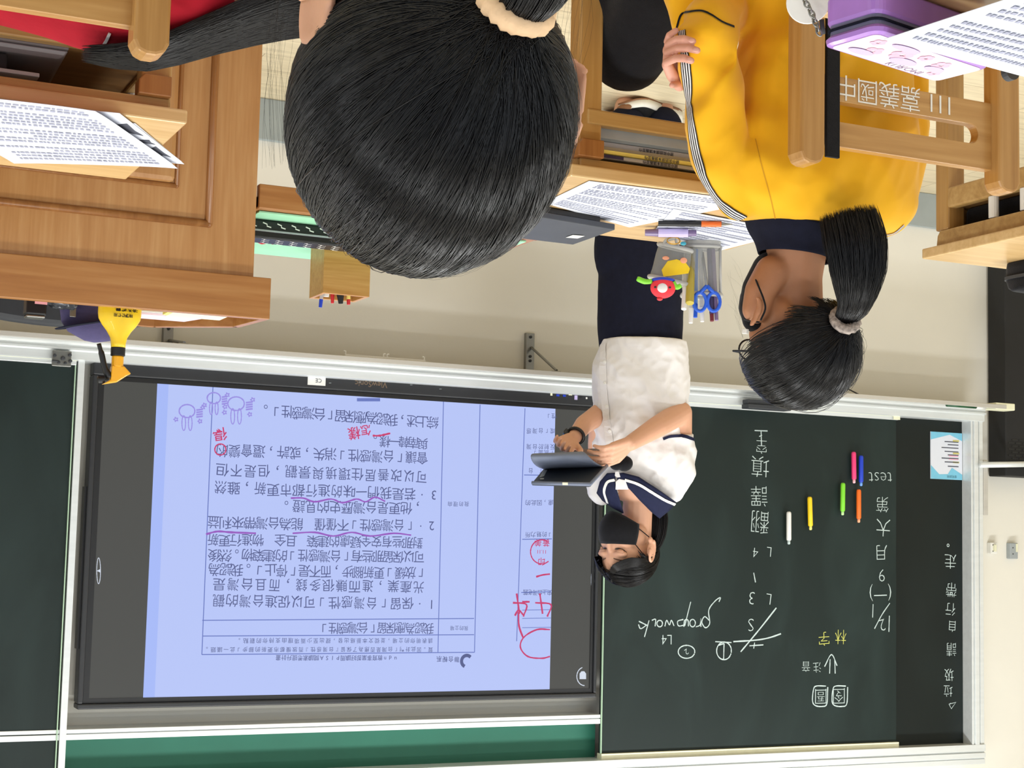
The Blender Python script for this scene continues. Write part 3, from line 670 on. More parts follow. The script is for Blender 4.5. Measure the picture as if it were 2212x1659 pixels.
# on-screen buttons
b = NB()
for (x, y) in ((1259, 1461),):
    ink([(x + 4 + 17 * math.cos(a), y + 20 * math.sin(a)) for a in np.linspace(1.6, 4.4, 12)], 0.003)
    poly(b, [(at(x + dx, y + dy, Yt).x, at(x + dx, y + dy, Yt).z) for (dx, dy) in ((-7, -6), (-3, -11), (3, -11), (7, -6), (7, 6), (-7, 6))], Yt)
for x, y in ((1281, 1255), (213, 1233)):
    ink([(x + 4 * math.cos(a), y + 28 * math.sin(a) * (1 if abs(math.sin(a)) > 0.3 else 0.9)) for a in np.linspace(0, 6.3, 14)], 0.0018)
    poly(b, [(at(x + dx, y + dy, Yt).x, at(x + dx, y + dy, Yt).z) for (dx, dy) in ((4, -4), (4, 4), (-4, 0))], Yt - 0.0004)
obj('touch_button', b, 'scr_white', scr)
b = NB(); poly(b, [(at(x, y, Yt).x, at(x, y, Yt).z) for (x, y) in ((771, 860), (771, 867), (821, 867), (821, 860))], Yt - 0.0003); obj('pull_tab', b, 'scr_line', scr)
# maker's lettering, sticker, ports on the lower bezel
Yz = 4.7443
b = NB(); text(b, 'ViewSonic', at(802, 830, Yz), 0.026, thin=0.01); M['bronze'] = pmat('bronze_letters', (112, 92, 74), 0.5); obj('lettering', b, 'bronze', tv)
b = NB(); p = at(684, 822, Yz); box(b, p.x - 0.029, p.x + 0.029, Yz - 0.0006, 4.746, p.z - 0.015, p.z + 0.015); st = obj('sticker', b, 'white', tv)
b = NB(); text(b, 'CE', p + V(-0.006, -0.0012, 0), 0.018); obj('sticker_print', b, 'ink_dark', st)
for (x, y, w, h, mt) in ((1191, 852, 4, 5, 'cream'), (1205, 854, 6, 4, 'royal'), (1219, 855, 6, 4, 'royal'), (1232, 852, 7, 4, 'cream'), (1244, 859, 6, 9, 'lilac_pale'), (1255, 858, 5, 4, 'black'), (1267, 860, 3, 4, 'white')):
    p = at(x, y, Yz); b = NB(); box(b, p.x - w * 0.0009, p.x + w * 0.0009, Yz - 0.001, 4.746, p.z - h * 0.0008, p.z + h * 0.0008); obj('port', b, mt, tv)
b = NB()
for (x, y) in ((708, 828), (883, 832), (946, 841), (772, 826), (648, 812)): L2(x, y, x + 5, y, b, 0.0015)
for f in b.verts: f.co.y = Yz
obj('marking', b, 'grey_plastic', tv)

# ================================================================ LEFT SIDE OF THE WALL
cb = thing('equipment_cabinet', 'tall matte black cabinet against the wall left of the blackboard', 'cabinet', (-4.60, 4.78, 0))
b = NB(); box(b, -4.95, -4.338, 4.735, 4.83, 0.0, 1.086); obj('body', b, 'black_matte', cb, bevel=0.004)
b = NB()
for i in range(8):
    for j in range(6): 
        x = -4.365 - j * 0.036 - (0.018 if i % 2 else 0); z = 1.03 - i * 0.012
        box(b, x - 0.014, x + 0.014, 4.7335, 4.7355, z - 0.0028, z + 0.0028)
obj('vent', b, 'black', cb)
b = NB(); p = at(2216, 897, 4.734); box(b, p.x - 0.06, p.x + 0.006, 4.733, 4.736, p.z - 0.014, p.z + 0.014); obj('sticker', b, 'white', cb)
b = NB(); tube(b, [(-4.180, 4.700, 1.052), (-4.66, 4.700, 1.026)], 0.011, 16); tag(obj('metal_rod', b, 'alu', smooth=True), 'pale metal rod reaching left from the blackboard frame', 'rod')
b = NB(); box(b, -4.238, -4.216, 4.722, 4.835, 1.03, 1.24)
tag(obj('corner_strip', b, 'alu_dull', bevel=0.002), 'grey metal corner strip beside the blackboard frame', 'strip')
for (nm, lab, x, y, w, h, mt) in (('light_switch', 'white wall switch left of the blackboard', 2145, 1184, 0.017, 0.022, 'white'), ('wall_socket', 'grey wall box with two small screws', 2188, 1190, 0.02, 0.031, 'grey_plastic')):
    p = at(x, y, 4.825); t = thing(nm, lab, 'switch' if 'switch' in nm else 'socket', (p.x, WY, p.z - h))
    b = NB(); box(b, p.x - w, p.x + w, 4.818, WY, p.z - h, p.z + h); obj('plate', b, mt, t, bevel=0.003)
    b = NB(); box(b, p.x - 0.006, p.x + 0.006, 4.810, 4.82, p.z - h * 0.6, p.z + h * 0.6) if mt == 'white' else box(b, p.x - 0.016, p.x - 0.008, 4.814, 4.82, p.z - 0.028, p.z + 0.004); obj('rocker' if mt == 'white' else 'label_strip', b, 'cream', t, bevel=0.001)
    b = NB()
    for dz in (-0.012, 0.012):
        b = NB(); lathe(b, (p.x + 0.006, 4.8185, p.z + dz), [(0.003, 0), (0.002, 0.002)], 8, (0, -1, 0)); obj('screw', b, 'dark_grey', t)

# ================================================================ DESKS AND CHAIRS
def make_desk(label, x, y, group='wooden pupil desks'):
    """two-tier wooden desk; the pupil sits on the -Y side"""
    t = thing('school_desk', label, 'desk', (x, y, 0), group=group)
    b = NB(); box(b, -.30, .30, -.22, .22, .738, .760); obj('desk_top', b, 'desk_top', t, bevel=0.003, local=True)
    b = NB()
    box(b, -.275, .275, -.205, -.187, .722, .738)
    for s in (-1, 1):
        pts = [(s * .278, -.20, .738), (s * .278, .20, .738), (s * .278, .196, .712), (s * .278, .188, .702), (s * .278, -.188, .702), (s * .278, -.196, .712)]
        prism(b, pts, (-s * .018, 0, 0))
    box(b, -.262, .262, .182, .20, .62, .738)
    obj('apron', b, 'desk', t, bevel=0.002, local=True)
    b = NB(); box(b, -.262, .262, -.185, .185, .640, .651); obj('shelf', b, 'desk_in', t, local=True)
    b = NB(); box(b, -.262, .262, -.205, -.185, .633, .660); obj('front_rail', b, 'desk', t, bevel=0.003, local=True)
    for sx in (-1, 1):
        b = NB(); box(b, sx * .265 - .012, sx * .265 + .012, -.18, .18, .612, .656); obj('side_rail', b, 'desk', t, bevel=0.004, local=True)
        for yy in (-.055, .035):
            b = NB(); tube(b, [(sx * .268, yy, .655), (sx * .268, yy, .700)], .0105, 14); obj('hook_peg', b, 'white', t, local=True, bevel=0.0015)
        for sy in (-1, 1):
            b = NB(); box(b, sx * .255 - .023, sx * .255 + .023, sy * .182 - .02, sy * .182 + .02, 0, .702); obj('leg', b, 'desk_z', t, bevel=0.004, local=True)
        b = NB(); pts = [(sx * .255 - .02, -.218, .722), (sx * .255 + .03, -.218, .722), (sx * .255 + .03, -.218, .70), (sx * .255 + .022, -.218, .69), (sx * .255 - .02, -.218, .69)]
        prism(b, pts, (0, .03, 0)); obj('corner_block', b, 'podium_dark', t, bevel=0.002, local=True)
        b = NB(); box(b, sx * .255 - .012, sx * .255 + .012, -.165, .165, .10, .14); obj('stretcher', b, 'desk', t, bevel=0.003, local=True)
    return t
desk_c = make_desk('wooden desk of the girl in yellow, covered with white worksheets', -1.52, 2.592)
def desk_at(x, y, label): return dup(desk_c, (x, y, 0), label)
desk_r = desk_at(-.26, 2.587, 'wooden desk in front of the lectern with printed papers on its corner')
desk_l = desk_at(-2.522, 2.455, 'wooden desk at the left edge with a black pouch on its top')
desk_n = desk_at(-1.392, 1.28, 'nearest wooden desk at bottom left with a lilac pencil case on it')

def make_chair(label, x, y, printed):
    t = thing('school_chair', label, 'chair', (x, y, 0), group='wooden school chairs')
    b = NB(); box(b, -.19, .19, -.02, .36, .405, .425); obj('seat', b, 'chair_x', t, bevel=0.005, local=True)
    for sx in (-1, 1):
        b = NB()
        prof = [(-.022, 0, 0), (.022, 0, 0), (.022, 0, .42), (.022, -.0, .785), (.016, 0, .797), (.006, 0, .801), (-.006, 0, .801), (-.016, 0, .797), (-.022, 0, .785)]
        pts = [(sx * .193 + p[0], -.02 - .02, p[2]) for p in prof]; prism(b, pts, (0, .038, 0))
        obj('back_post', b, 'chair_z', t, bevel=0.004, local=True)
        b = NB(); box(b, sx * .17 - .02, sx * .17 + .02, .32, .36, 0, .405); obj('front_leg', b, 'chair_z', t, bevel=0.004, local=True)
        b = NB(); box(b, sx * .178 - .009, sx * .178 + .009, .0, .33, .17, .205); obj('stretcher', b, 'chair_x', t, bevel=0.003, local=True)
    # backrest board with a long hand slot
    n = 16; yb = -.012
    def slotpts():
        out = []
        for k in range(n): a = PI / 2 - PI * k / (n - 1); out.append((.128 + .016 * math.cos(a), .7085 + .016 * math.sin(a)))
        for k in range(n): a = -PI / 2 - PI * k / (n - 1); out.append((-.128 + .016 * math.cos(a), .7085 + .016 * math.sin(a)))
        return out
    sp = slotpts(); outer = [(.172, .764), (.172, .648), (-.172, .648), (-.172, .764)]
    b = NB()
    def ring(y):
        I = [b.verts.new((x, y, z)) for (x, z) in sp]; O = []
        for (x, z) in sp:
            if abs(z - .7085) > .0155 or True:
                O.append(b.verts.new((x, y, .764 if z >= .7085 else .648)) if abs(x) < .1279 else b.verts.new((math.copysign(.172, x), y, .7085 + (z - .7085) / .016 * .0555)))
        return I, O
    I0, O0 = ring(yb - .009); I1, O1 = ring(yb + .009); k = len(sp)
    for i in range(k):
        j = (i + 1) % k
        b.faces.new((O0[i], O0[j], I0[j], I0[i])); b.faces.new((I1[i], I1[j], O1[j], O1[i]))
        b.faces.new((I0[i], I0[j], I1[j], I1[i])); b.faces.new((O1[i], O1[j], O0[j], O0[i]))
    br = obj('backrest', b, 'chair_x', t, bevel=0.0015, local=True)
    b = NB(); box(b, -.172, .172, -.03, -.012, .36, .405); obj('seat_rail', b, 'chair_x', t, bevel=0.003, local=True)
    if printed:
        b = NB(); z = .670; yy = yb - .0098
        for (s, x, h) in (('1', .084, .043), ('1', .066, .043), ('1', .048, .043), ('嘉', .006, .044), ('義', -.036, .044), ('國', -.078, .044), ('中', -.119, .044)):
            text(b, s, (-x, yy, z), h, thin=-0.006)
        obj('stencil_lettering', b, 'white', br, local=True)
    return t
chair_y = make_chair('wooden chair with white stencilled school lettering, behind the girl in yellow', -1.607, 1.99, True)
chair_r = make_chair('plain wooden chair at bottom right, behind the child in red', -.210, 1.945, False)
b = NB(); o_ = thing('shoulder_strap', 'wide black strap hanging beside the chair post of the girl in yellow', 'strap', (-1.457, 1.95, 0.45))
p = [(-1.4575, 1.962, z) for z in (0.36, .5, .65, .785)]
rings_loft(b, [[V(x - .0125, y - .003, z), V(x + .0125, y - .003, z), V(x + .0125, y + .003, z), V(x - .0125, y + .003, z)] for (x, y, z) in p]); 
b2 = b; obj('webbing', b, 'black_cloth', o_, bevel=0.001)

# ================================================================ LECTERN AND SIDE TABLE
pod = thing('lectern', 'large panelled wooden teacher lectern on the right, yellow spray bottle on top', 'lectern', (-.1, 3.35, 0))
PL, PRr, PF, PBk = -.877, .85, 3.085, 3.58
b = NB(); box(b, PL, PRr, PF, PBk, 0, .867); obj('body', b, 'podium', pod, bevel=0.002)
b = NB(); box(b, PL - .004, PRr + .004, PF - .010, PBk, 0, .10); obj('plinth', b, 'podium_x', pod, bevel=0.004)
def moulding(x0, x1, z0, z1, w, d):
    b = NB()
    for (a0, a1) in (((x0, z0), (x0, z1)), ((x0, z1), (x1, z1)), ((x1, z1), (x1, z0)), ((x1, z0), (x0, z0))):
        tube(b, [(a0[0], PF, a0[1]), (a1[0], PF, a1[1])], w, 10, flat=1.0)
    for (X, Z) in ((x0, z0), (x0, z1), (x1, z0), (x1, z1)): ellipsoid(b, (X, PF, Z), (w, w, w), nu=10, nv=8)
    o = obj('moulding', b, 'podium_dark', pod, smooth=True)
moulding(-.781, .72, .16, .768, .008, 0)
b = NB(); box(b, -.71, .65, PF - .012, PF + .01, .23, .695); obj('raised_panel', b, 'podium', pod, bevel=0.012)
moulding(-.714, .654, .226, .699, .005, 0)
# rim round the recessed top
b = NB()
rim = [(-.910, 3.072), (-.893, 3.238), (-.742, 3.345)]
box(b, -.910, .9, 3.072, 3.092, .867, .95)
obj('front_board', b, 'podium_x', pod, bevel=0.0015)
for (a, c) in ((rim[0], rim[1]), (rim[1], rim[2]), (rim[2], (.9, 3.60))):
    pass
b = NB()
path = [(-.9095, 3.0925), (-.893, 3.238), (-.742, 3.345), (-.70, 3.345)]
for i in range(len(path) - 1):
    a, c = Vector((*path[i], 0)), Vector((*path[i + 1], 0)); d = (c - a).normalized(); nn = V(d.y, -d.x, 0)
    prism(b, [a + V(0, 0, .867), c + V(0, 0, .867), c + V(0, 0, .95), a + V(0, 0, .95)], nn * .016)
obj('side_board', b, 'podium_x', pod, bevel=0.001)
b = NB(); prism(b, [(-.90, 3.09, .867), (.9, 3.09, .867), (.9, 3.6, .867), (-.70, 3.6, .867), (-.735, 3.35, .867), (-.885, 3.24, .867)], (0, 0, .012)); obj('recessed_top', b, 'podium_x', pod)

wing = thing('side_table', 'low wooden table beside the lectern with a pale green mat', 'table', (-1.2, 3.35, 0))
b = NB(); box(b, -1.52, -.885, 3.10, 3.62, .695, .72); obj('table_top', b, 'podium_x', wing, bevel=0.002)
b = NB(); box(b, -1.52, -.885, 3.095, 3.115, .672, .722); obj('front_board', b, 'podium_x', wing, bevel=0.002)
for (x, y) in ((-1.49, 3.14), (-1.49, 3.58), (-.92, 3.58)):
    b = NB(); box(b, x - .02, x + .02, y - .02, y + .02, 0, .695); obj('leg', b, 'podium', wing, bevel=0.003)

# ================================================================ THINGS ON THE SIDE TABLE
b = NB(); prism(b, [(-.895, 3.125, .7215), (-1.50, 3.125, .7215), (-1.50, 3.60, .7215), (-.895, 3.60, .7215)], (0, 0, .003)); tag(obj('desk_mat', b, 'green_mat'), 'pale green mat covering the low table beside the lectern', 'mat')
t = thing('pencil_box', 'long black box with a white swirl pattern on the green mat', 'box', (-1.10, 3.22, .7245))
b = NB(); box(b, -1.36, -.885, 3.19, 3.25, .7255, .765); obj('box', b, 'black', t, bevel=0.004)
b = NB(); box(b, -1.36, -.885, 3.187, 3.19, .747, .7505); obj('edge_line', b, 'grey_plastic', t)
b = NB()
for i in range(15):
    x = -.90 - i * .031
    for k in range(3):
        c = V(x - k * .004, 3.20 + k * .018, .7655); stroke(b, [c + V(.009, -.006, 0), c + V(.001, -.004, 0), c + V(.002, .003, 0), c + V(-.008, .005, 0), c + V(-.010, .002, 0)], .0028, V(0, 0, 1))
    c = V(x, 3.1885, .736); stroke(b, [c + V(.009, 0, -.004), c + V(0, 0, -.001), c + V(0, 0, .003), c + V(-.009, 0, .005)], .0025, V(0, -1, 0))
obj('swirl_pattern', b, 'white', t)
b = NB(); p = onz(600, 512, .728); tube(b, arc_pts([p + V(.09, -.01, .004), p + V(.0, 0, .004), p + V(-.03, .004, .006)], 5), [.012] * 5 + [.014] * 5 + [.008], 12, flat=.5); tag(obj('white_spatula', b, 'white', smooth=True), 'smooth white plastic handle lying on the green mat', 'handle')
b = NB(); p = onz(575, 519, .7275); tube(b, arc_pts([p + V(.02, 0, .003), p + V(.006, .012, .004), p + V(-.004, -.004, .003), p + V(-.018, .008, .003)], 6), .004, 8); tag(obj('red_clip', b, 'red', smooth=True), 'small red twisted clip beside the white handle on the mat', 'clip')
pb = thing('pen_holder', 'square wooden pen box holding pens on the green mat', 'pen holder', (-1.16, 3.40, .7245))
bx0, bx1, by0, by1, bz0, bz1 = -1.222, -1.112, 3.352, 3.45, .7255, .842
for (nm, a) in (('front_side', (bx0, bx1, by0, by0 + .009)), ('back_side', (bx0, bx1, by1 - .009, by1)), ('left_side', (bx0, bx0 + .009, by0 + .009, by1 - .009)), ('right_side', (bx1 - .009, bx1, by0 + .009, by1 - .009))):
    b = NB(); box(b, *a, bz0, bz1); obj('box_side', b, 'box_wood', pb, bevel=0.0012)
b = NB(); box(b, bx0 + .009, bx1 - .009, by0 + .009, by1 - .009, bz0, bz0 + .008); obj('box_base', b, 'box_wood', pb)
def pen(name, label, cat, base, top, r, parts, group=None, flat=1.0):
    """pen-like thing from base to top; parts = [(part name, t0, t1, r0, r1, material)]"""
    base, top = Vector(base), Vector(top); d = top - base; t = thing(name, label, cat, base, group=group)
    for (nm, a, c, ra, rc, mt) in parts:
        b = NB(); tube(b, [base + d * a, base + d * c], [r * ra, r * rc], 14, flat=flat); obj(nm, b, mt, t, smooth=False, bevel=0.0006)
    return t
def inbox(px, py, bx, by, z0=.736, yy=3.40): return V(bx, by, z0), at(px, py, yy)
G2 = 'pens in the wooden box'
a, c = inbox(692, 664, -1.128, 3.385, yy=3.40); pen('ballpoint_pen', 'clear ballpoint with a blue end, tallest in the wooden box', 'pen', a, c, .0042, [('barrel', 0, .86, 1, 1, 'clear'), ('blue_end', .86, 1, 1.05, .9, 'royal')], G2)
a, c = inbox(704, 641, -1.138, 3.39, yy=3.40); pen('glue_stick', 'white and purple glue tube in the wooden box', 'glue', a, c, .0095, [('barrel', 0, .80, 1, 1, 'lilac_pale'), ('cap', .80, 1, .8, .72, 'white')], G2)
a, c = inbox(718, 655, -1.152, 3.41, yy=3.41); pen('felt_pen', 'thin red-ended pen in the wooden box', 'pen', a, c, .0045, [('barrel', 0, .9, 1, 1, 'red'), ('end', .9, 1, .9, .8, 'red')], G2)
a, c = inbox(722, 634, -1.150, 3.375, yy=3.39); pen('correction_tape', 'yellow and white tool in the wooden box', 'tool', a, c, .010, [('barrel', 0, .9, 1, 1, 'white'), ('cap', .9, 1, 1, .7, 'yellow')], G2, .6)
a, c = inbox(736, 656, -1.162, 3.40, yy=3.40); pen('black_marker', 'thick black marker in the wooden box', 'marker', a, c, .0085, [('barrel', 0, .85, 1, 1, 'black'), ('cap', .85, 1, .95, .6, 'black_matte')], G2)
a, c = inbox(746, 636, -1.175, 3.375, yy=3.39); pen('red_marker', 'short red marker in the wooden box', 'marker', a, c, .0085, [('barrel', 0, .93, 1, 1, 'red'), ('cap', .93, 1, .9, .6, 'red')], G2)
a, c = inbox(753, 658, -1.183, 3.40, yy=3.40); pen('pencil', 'cream pencil with a red tip in the wooden box', 'pencil', a, c, .0045, [('barrel', 0, .9, 1, 1, 'paleyellow'), ('end', .9, 1, .95, .9, 'red')], G2)
a, c = inbox(767, 631, -1.20, 3.39, yy=3.40); pen('scissor_grip', 'round silver-ended tool at the left of the wooden box', 'tool', a, c, .0055, [('barrel', 0, .92, 1, 1, 'grey_plastic'), ('end', .92, 1, 1.2, .8, 'white')], G2)

# ================================================================ THINGS ON THE LECTERN
sp = thing('spray_bottle', 'yellow spray bottle with a black trigger standing on the lectern', 'bottle', (-.63, 3.16, .879))
C0 = V(-.6315, 3.165, 0); bz = .879
b = NB(); UA, UB = V(1, 0, 0), V(0, 1, 0)
prof = [(.040, bz), (.0425, bz + .006), (.0425, .952), (.041, .962), (.034, .974), (.024, .986), (.0165, .999), (.0145, 1.010), (.0140, 1.018)]
rings_loft(b, [oval(C0 + V(0, 0, z), r, r * .62 if r > .03 else min(r, .014 + (r - .014) * .55), UA, UB, 28) for (r, z) in prof]); obj('bottle', b, 'yellow', sp, smooth=True)
b = NB(); lathe(b, C0 + V(0, 0, 1.018), [(.0142, 0), (.0142, .017)], 20); obj('collar', b, 'black', sp, bevel=.001)
b = NB(); lathe(b, C0 + V(0, 0, 1.035), [(.0118, 0), (.0118, .022)], 16); prism(b, [C0 + V(.012, -.010, 1.055), C0 + V(-.012, -.010, 1.055), C0 + V(-.026, -.010, 1.069), C0 + V(-.019, -.010, 1.073), C0 + V(.0, -.010, 1.087), C0 + V(.028, -.010, 1.093), C0 + V(.013, -.010, 1.083)], (0, .02, 0))
obj('spray_head', b, pmat('amber_plastic', (244, 176, 30), 0.35, coat=0.2), sp, bevel=.002)
b = NB(); tube(b, arc_pts([C0 + V(.014, 0, 1.079), C0 + V(.024, 0, 1.06), C0 + V(.031, 0, 1.035), C0 + V(.038, 0, 1.013)], 5), [.0095] * 4 + [.008] * 8 + [.006] * 4, 10, flat=.7); obj('trigger', b, 'black', sp, smooth=True)
b = NB(); lathe(b, C0 + V(.024, 0, 1.083), [(.007, 0), (.007, .012), (.004, .014)], 14, (1, 0, .1)); obj('nozzle', b, 'black', sp)
b = NB(); NYd = V(0, -1, 0)
text(b, '清潔噴霧', C0 + V(-.008, -.0267, .944), .011, thin=.02); text(b, '稀釋後使用', C0 + V(-.002, -.0267, .957), .0075, thin=.02)
obj('lettering', b, 'black', sp)
# cap behind it
cp = thing('cloth_cap', 'folded purple cloth cap behind the yellow spray bottle', 'cap', (-.60, 3.30, .879))
b = NB(); rr = []
for (z, w, dx, dy) in ((.879, .050, .012, 0), (.91, .056, .008, 0), (.945, .058, .0, 0), (.965, .052, -.008, 0), (.985, .032, -.022, 0), (.990, .02, -.03, 0)):
    rr.append(oval(V(-.602 + dx, 3.32 + dy, z), w, w * .55, V(1, 0, .18).normalized(), UB, 28))
rings_loft(b, rr); obj('crown', b, 'purple_cloth', cp, smooth=True)
b = NB(); rr = [oval(V(-.588, 3.30, .962 - k * .002), .058 + .002 * k, .040, V(1, 0, .22).normalized(), UB, 28) for k in range(2)]; rings_loft(b, rr); obj('seam', b, 'navy_cloth', cp)
b = NB(); p = at(158, 675, 3.275); box(b, p.x - .006, p.x + .006, 3.276, 3.28, p.z - .009, p.z + .009); obj('buckle', b, 'steel', cp, bevel=.001)
# high-backed chair behind the lectern
oc = thing('teacher_chair', 'dark grey rounded chair back behind the lectern', 'chair', (-.63, 3.86, 0))
b = NB(); pts = []
for k in range(33):
    a = PI * k / 32; pts.append(V(-.63 - .30 * math.cos(a), 3.84, .746 + .152 * (math.sin(a) ** .4)))
pts += [V(-.36, 3.84, .45), V(-.90, 3.84, .45)]
prism(b, pts, (0, .05, 0)); obj('chair_back', b, 'dark_grey', oc, bevel=.012)
b = NB(); box(b, -.88, -.38, 3.64, 3.84, .43, .48); obj('seat', b, 'dark_grey', oc, bevel=.01)
b = NB(); tube(b, [(-.63, 3.80, .08), (-.63, 3.80, .43)], .03, 14); lathe(b, (-.63, 3.83, 0), [(.22, 0), (.22, .03), (.03, .08)], 20); obj('pedestal', b, 'black', oc)
bj = thing('glossy_canister', 'glossy black canister with a silver lid on the lectern', 'canister', (-.5, 3.27, .879))
c = V((at(76, 660, 3.27)).x, 3.27, .879); b = NB(); box(b, c.x - .020, c.x + .020, 3.25, 3.29, .879, .955); obj('body', b, 'black', bj, bevel=.004)
b = NB(); box(b, c.x - .018, c.x + .018, 3.252, 3.288, .955, .960); obj('lid', b, 'steel', bj, bevel=.002)
b = NB(); box(b, c.x - .020, c.x + .004, 3.2485, 3.2505, .925, .933); obj('label_patch', b, 'palepink', bj)
b = NB(); c = at(135, 668, 3.26); rng = random.Random(3)
ellipsoid(b, (c.x, 3.262, .908), (.055, .028, .029), nu=40, nv=26)
for v in b.verts: v.co += (v.co - V(c.x, 3.262, .908)) * (0.28 * noise.noise(v.co * 60))
tag(obj('plastic_bag', b, pmat('crumpled_film', (60, 64, 70), 0.18, alpha=.8)), 'crumpled dark plastic bag between the canister and the purple cap', 'bag')
t = thing('paper_box', 'pale cream folded paper carton lying inside the lectern rim', 'carton', (-.80, 3.18, .879))
b = NB(); p0, p1 = at(365, 672, 3.15), at(483, 690, 3.15)
prism(b, [V(p0.x, 3.12, .88), V(p1.x, 3.12, .88), V(p1.x, 3.18, .88), V(p0.x, 3.18, .88)], (0, 0, .066)); obj('carton', b, 'cream', t, bevel=.001)
b = NB(); box(b, p0.x, p0.x + .010, 3.118, 3.16, .90, .9465); obj('end_flap', b, 'paleyellow', t)
t = thing('leaflet', 'pink and white printed leaflets inside the lectern rim', 'paper', (-.70, 3.25, .879))
b = NB(); x0, x1 = at(300, 690, 3.22).x, at(400, 690, 3.22).x; box(b, x1, x0, 3.20, 3.27, .88, .938); obj('sheet_stack', b, 'white', t, bevel=.001)
b = NB(); prism(b, [V(x0 + .01, 3.205, .9385), V(x1 - .03, 3.205, .9385), V(x1 - .01, 3.27, .9385), V(x0 + .02, 3.27, .9385)], (0, 0, .004)); obj('cover', b, 'pinkface', t)

# ================================================================ PAPERS AND TOOLS ON THE DESKS
def sheet(name, label, pts, z, lines=0, skew=None, curl=0.0, group=None, pics=False):
    """one sheet of paper from four corners (near-left, near-right, far-right, far-left as read by its owner)"""
    P = [V(*p, z) if len(p) == 2 else V(*p) for p in pts]; t = thing(name, label, 'paper', sum(P, V(0, 0, 0)) / 4, group=group)
    nx, ny = 14, 14; b = NB(); g = []
    def pt(u, v, dz=0):
        q = lerp(lerp(P[0], P[1], u), lerp(P[3], P[2], u), v); return q + V(0, 0, dz + curl * (abs(u - .5) * 2) ** 4 * .5 + curl * (abs(v - .5) * 2) ** 6 * .5)
    for dz in (0, .0006):
        g.append([[b.verts.new(pt(i / nx, j / ny, dz)) for i in range(nx + 1)] for j in range(ny + 1)])
    for j in range(ny):
        for i in range(nx):
            a = g[1]; b.faces.new((a[j][i], a[j][i + 1], a[j + 1][i + 1], a[j + 1][i])); a = g[0]; b.faces.new((a[j][i], a[j + 1][i], a[j + 1][i + 1], a[j][i + 1]))
    for j in range(ny):
        for i in (0, nx): b.faces.new((g[0][j][i], g[0][j + 1][i], g[1][j + 1][i], g[1][j][i]))
    for i in range(nx):
        for j in (0, ny): b.faces.new((g[0][j][i], g[0][j][i + 1], g[1][j][i + 1], g[1][j][i]))
    obj('sheet', b, 'paper', t)
    if lines:
        b = NB(); r = random.Random(len(label))
        e = (P[3] - P[0]).length
        for k in range(lines):
            v = .93 - .86 * k / max(lines - 1, 1); u = .08
            if k % 6 == 5: continue
            while u < .9:
                w = r.uniform(.012, .03)
                if u + w > .92 - (.3 if k % 5 == 3 else 0): break
                stroke(b, [pt(u, v, .0011), pt(u + w, v, .0011)], e * .52 / lines, V(0, 0, 1)); u += w + r.uniform(.004, .012)
        obj('print', b, 'ink', t)
    if pics:
        b = NB()
        for (u0, u1, v0, v1) in ((.80, .97, .52, .62), (.82, .97, .2, .44), (.84, .95, .66, .9)):
            qs = [pt(lerp(u0, u1, a), lerp(v0, v1, c), .0012) for (a, c) in ((0, 0), (.5, .18), (1, 0), (.92, .6), (1, 1), (.5, .8), (0, 1), (.1, .5))]
            b.faces.new([b.verts.new(q) for q in qs])
        obj('picture', b, 'ink_dark', t)
    return t
sheet('worksheet', 'printed worksheet filling the front of the desk beside the yellow sleeve', [(-1.262, 2.385), (-1.60, 2.372), (-1.52, 2.70), (-1.275, 2.585)], .7612, 22)
sheet('worksheet', 'white worksheet under the two pens at the far side of the yellow girl\'s desk', [(-1.50, 2.50), (-1.812, 2.56), (-1.800, 2.805), (-1.585, 2.725)], .7625, 14)
sheet('worksheet', 'top printed sheet at the corner of the desk before the lectern', [(-.10, 2.36, .7645), (-.413, 2.318, .768), (-.608, 2.625, .7665), (-.36, 2.742, .7645)][::-1][2:] + [(-.10, 2.36, .7645), (-.413, 2.318, .768), (-.608, 2.625, .7665), (-.36, 2.742, .7645)][::-1][:2], .764, 20, curl=.004)
def oz(x, y, z): return tuple(onz(x, y, z))
sheet('picture_sheet', 'sheet with grey pictures sticking out beneath the top printed sheet', [(-.12, 2.40, .7618), oz(258, 244, .7628), oz(393, 349, .7632), oz(215, 345, .7622)], .762, 0, pics=True)
sheet('plain_sheet', 'lowest sheet showing only as a white corner under the picture sheet', [(-.20, 2.42, .7612), oz(292, 266, .7614), oz(398, 354, .7616), oz(230, 340, .7612)], .762, 0)
sheet('worksheet', 'printed worksheet on the nearest desk, lying over the lilac pencil case', [(-1.60, 1.10, .775), (-1.235, 1.13, .775), (-1.088, 1.372, .8225), (-1.325, 1.404, .8225)][::-1][2:] + [(-1.60, 1.10, .775), (-1.235, 1.13, .775), (-1.088, 1.372, .8225), (-1.325, 1.404, .8225)][::-1][:2], .8, 20)
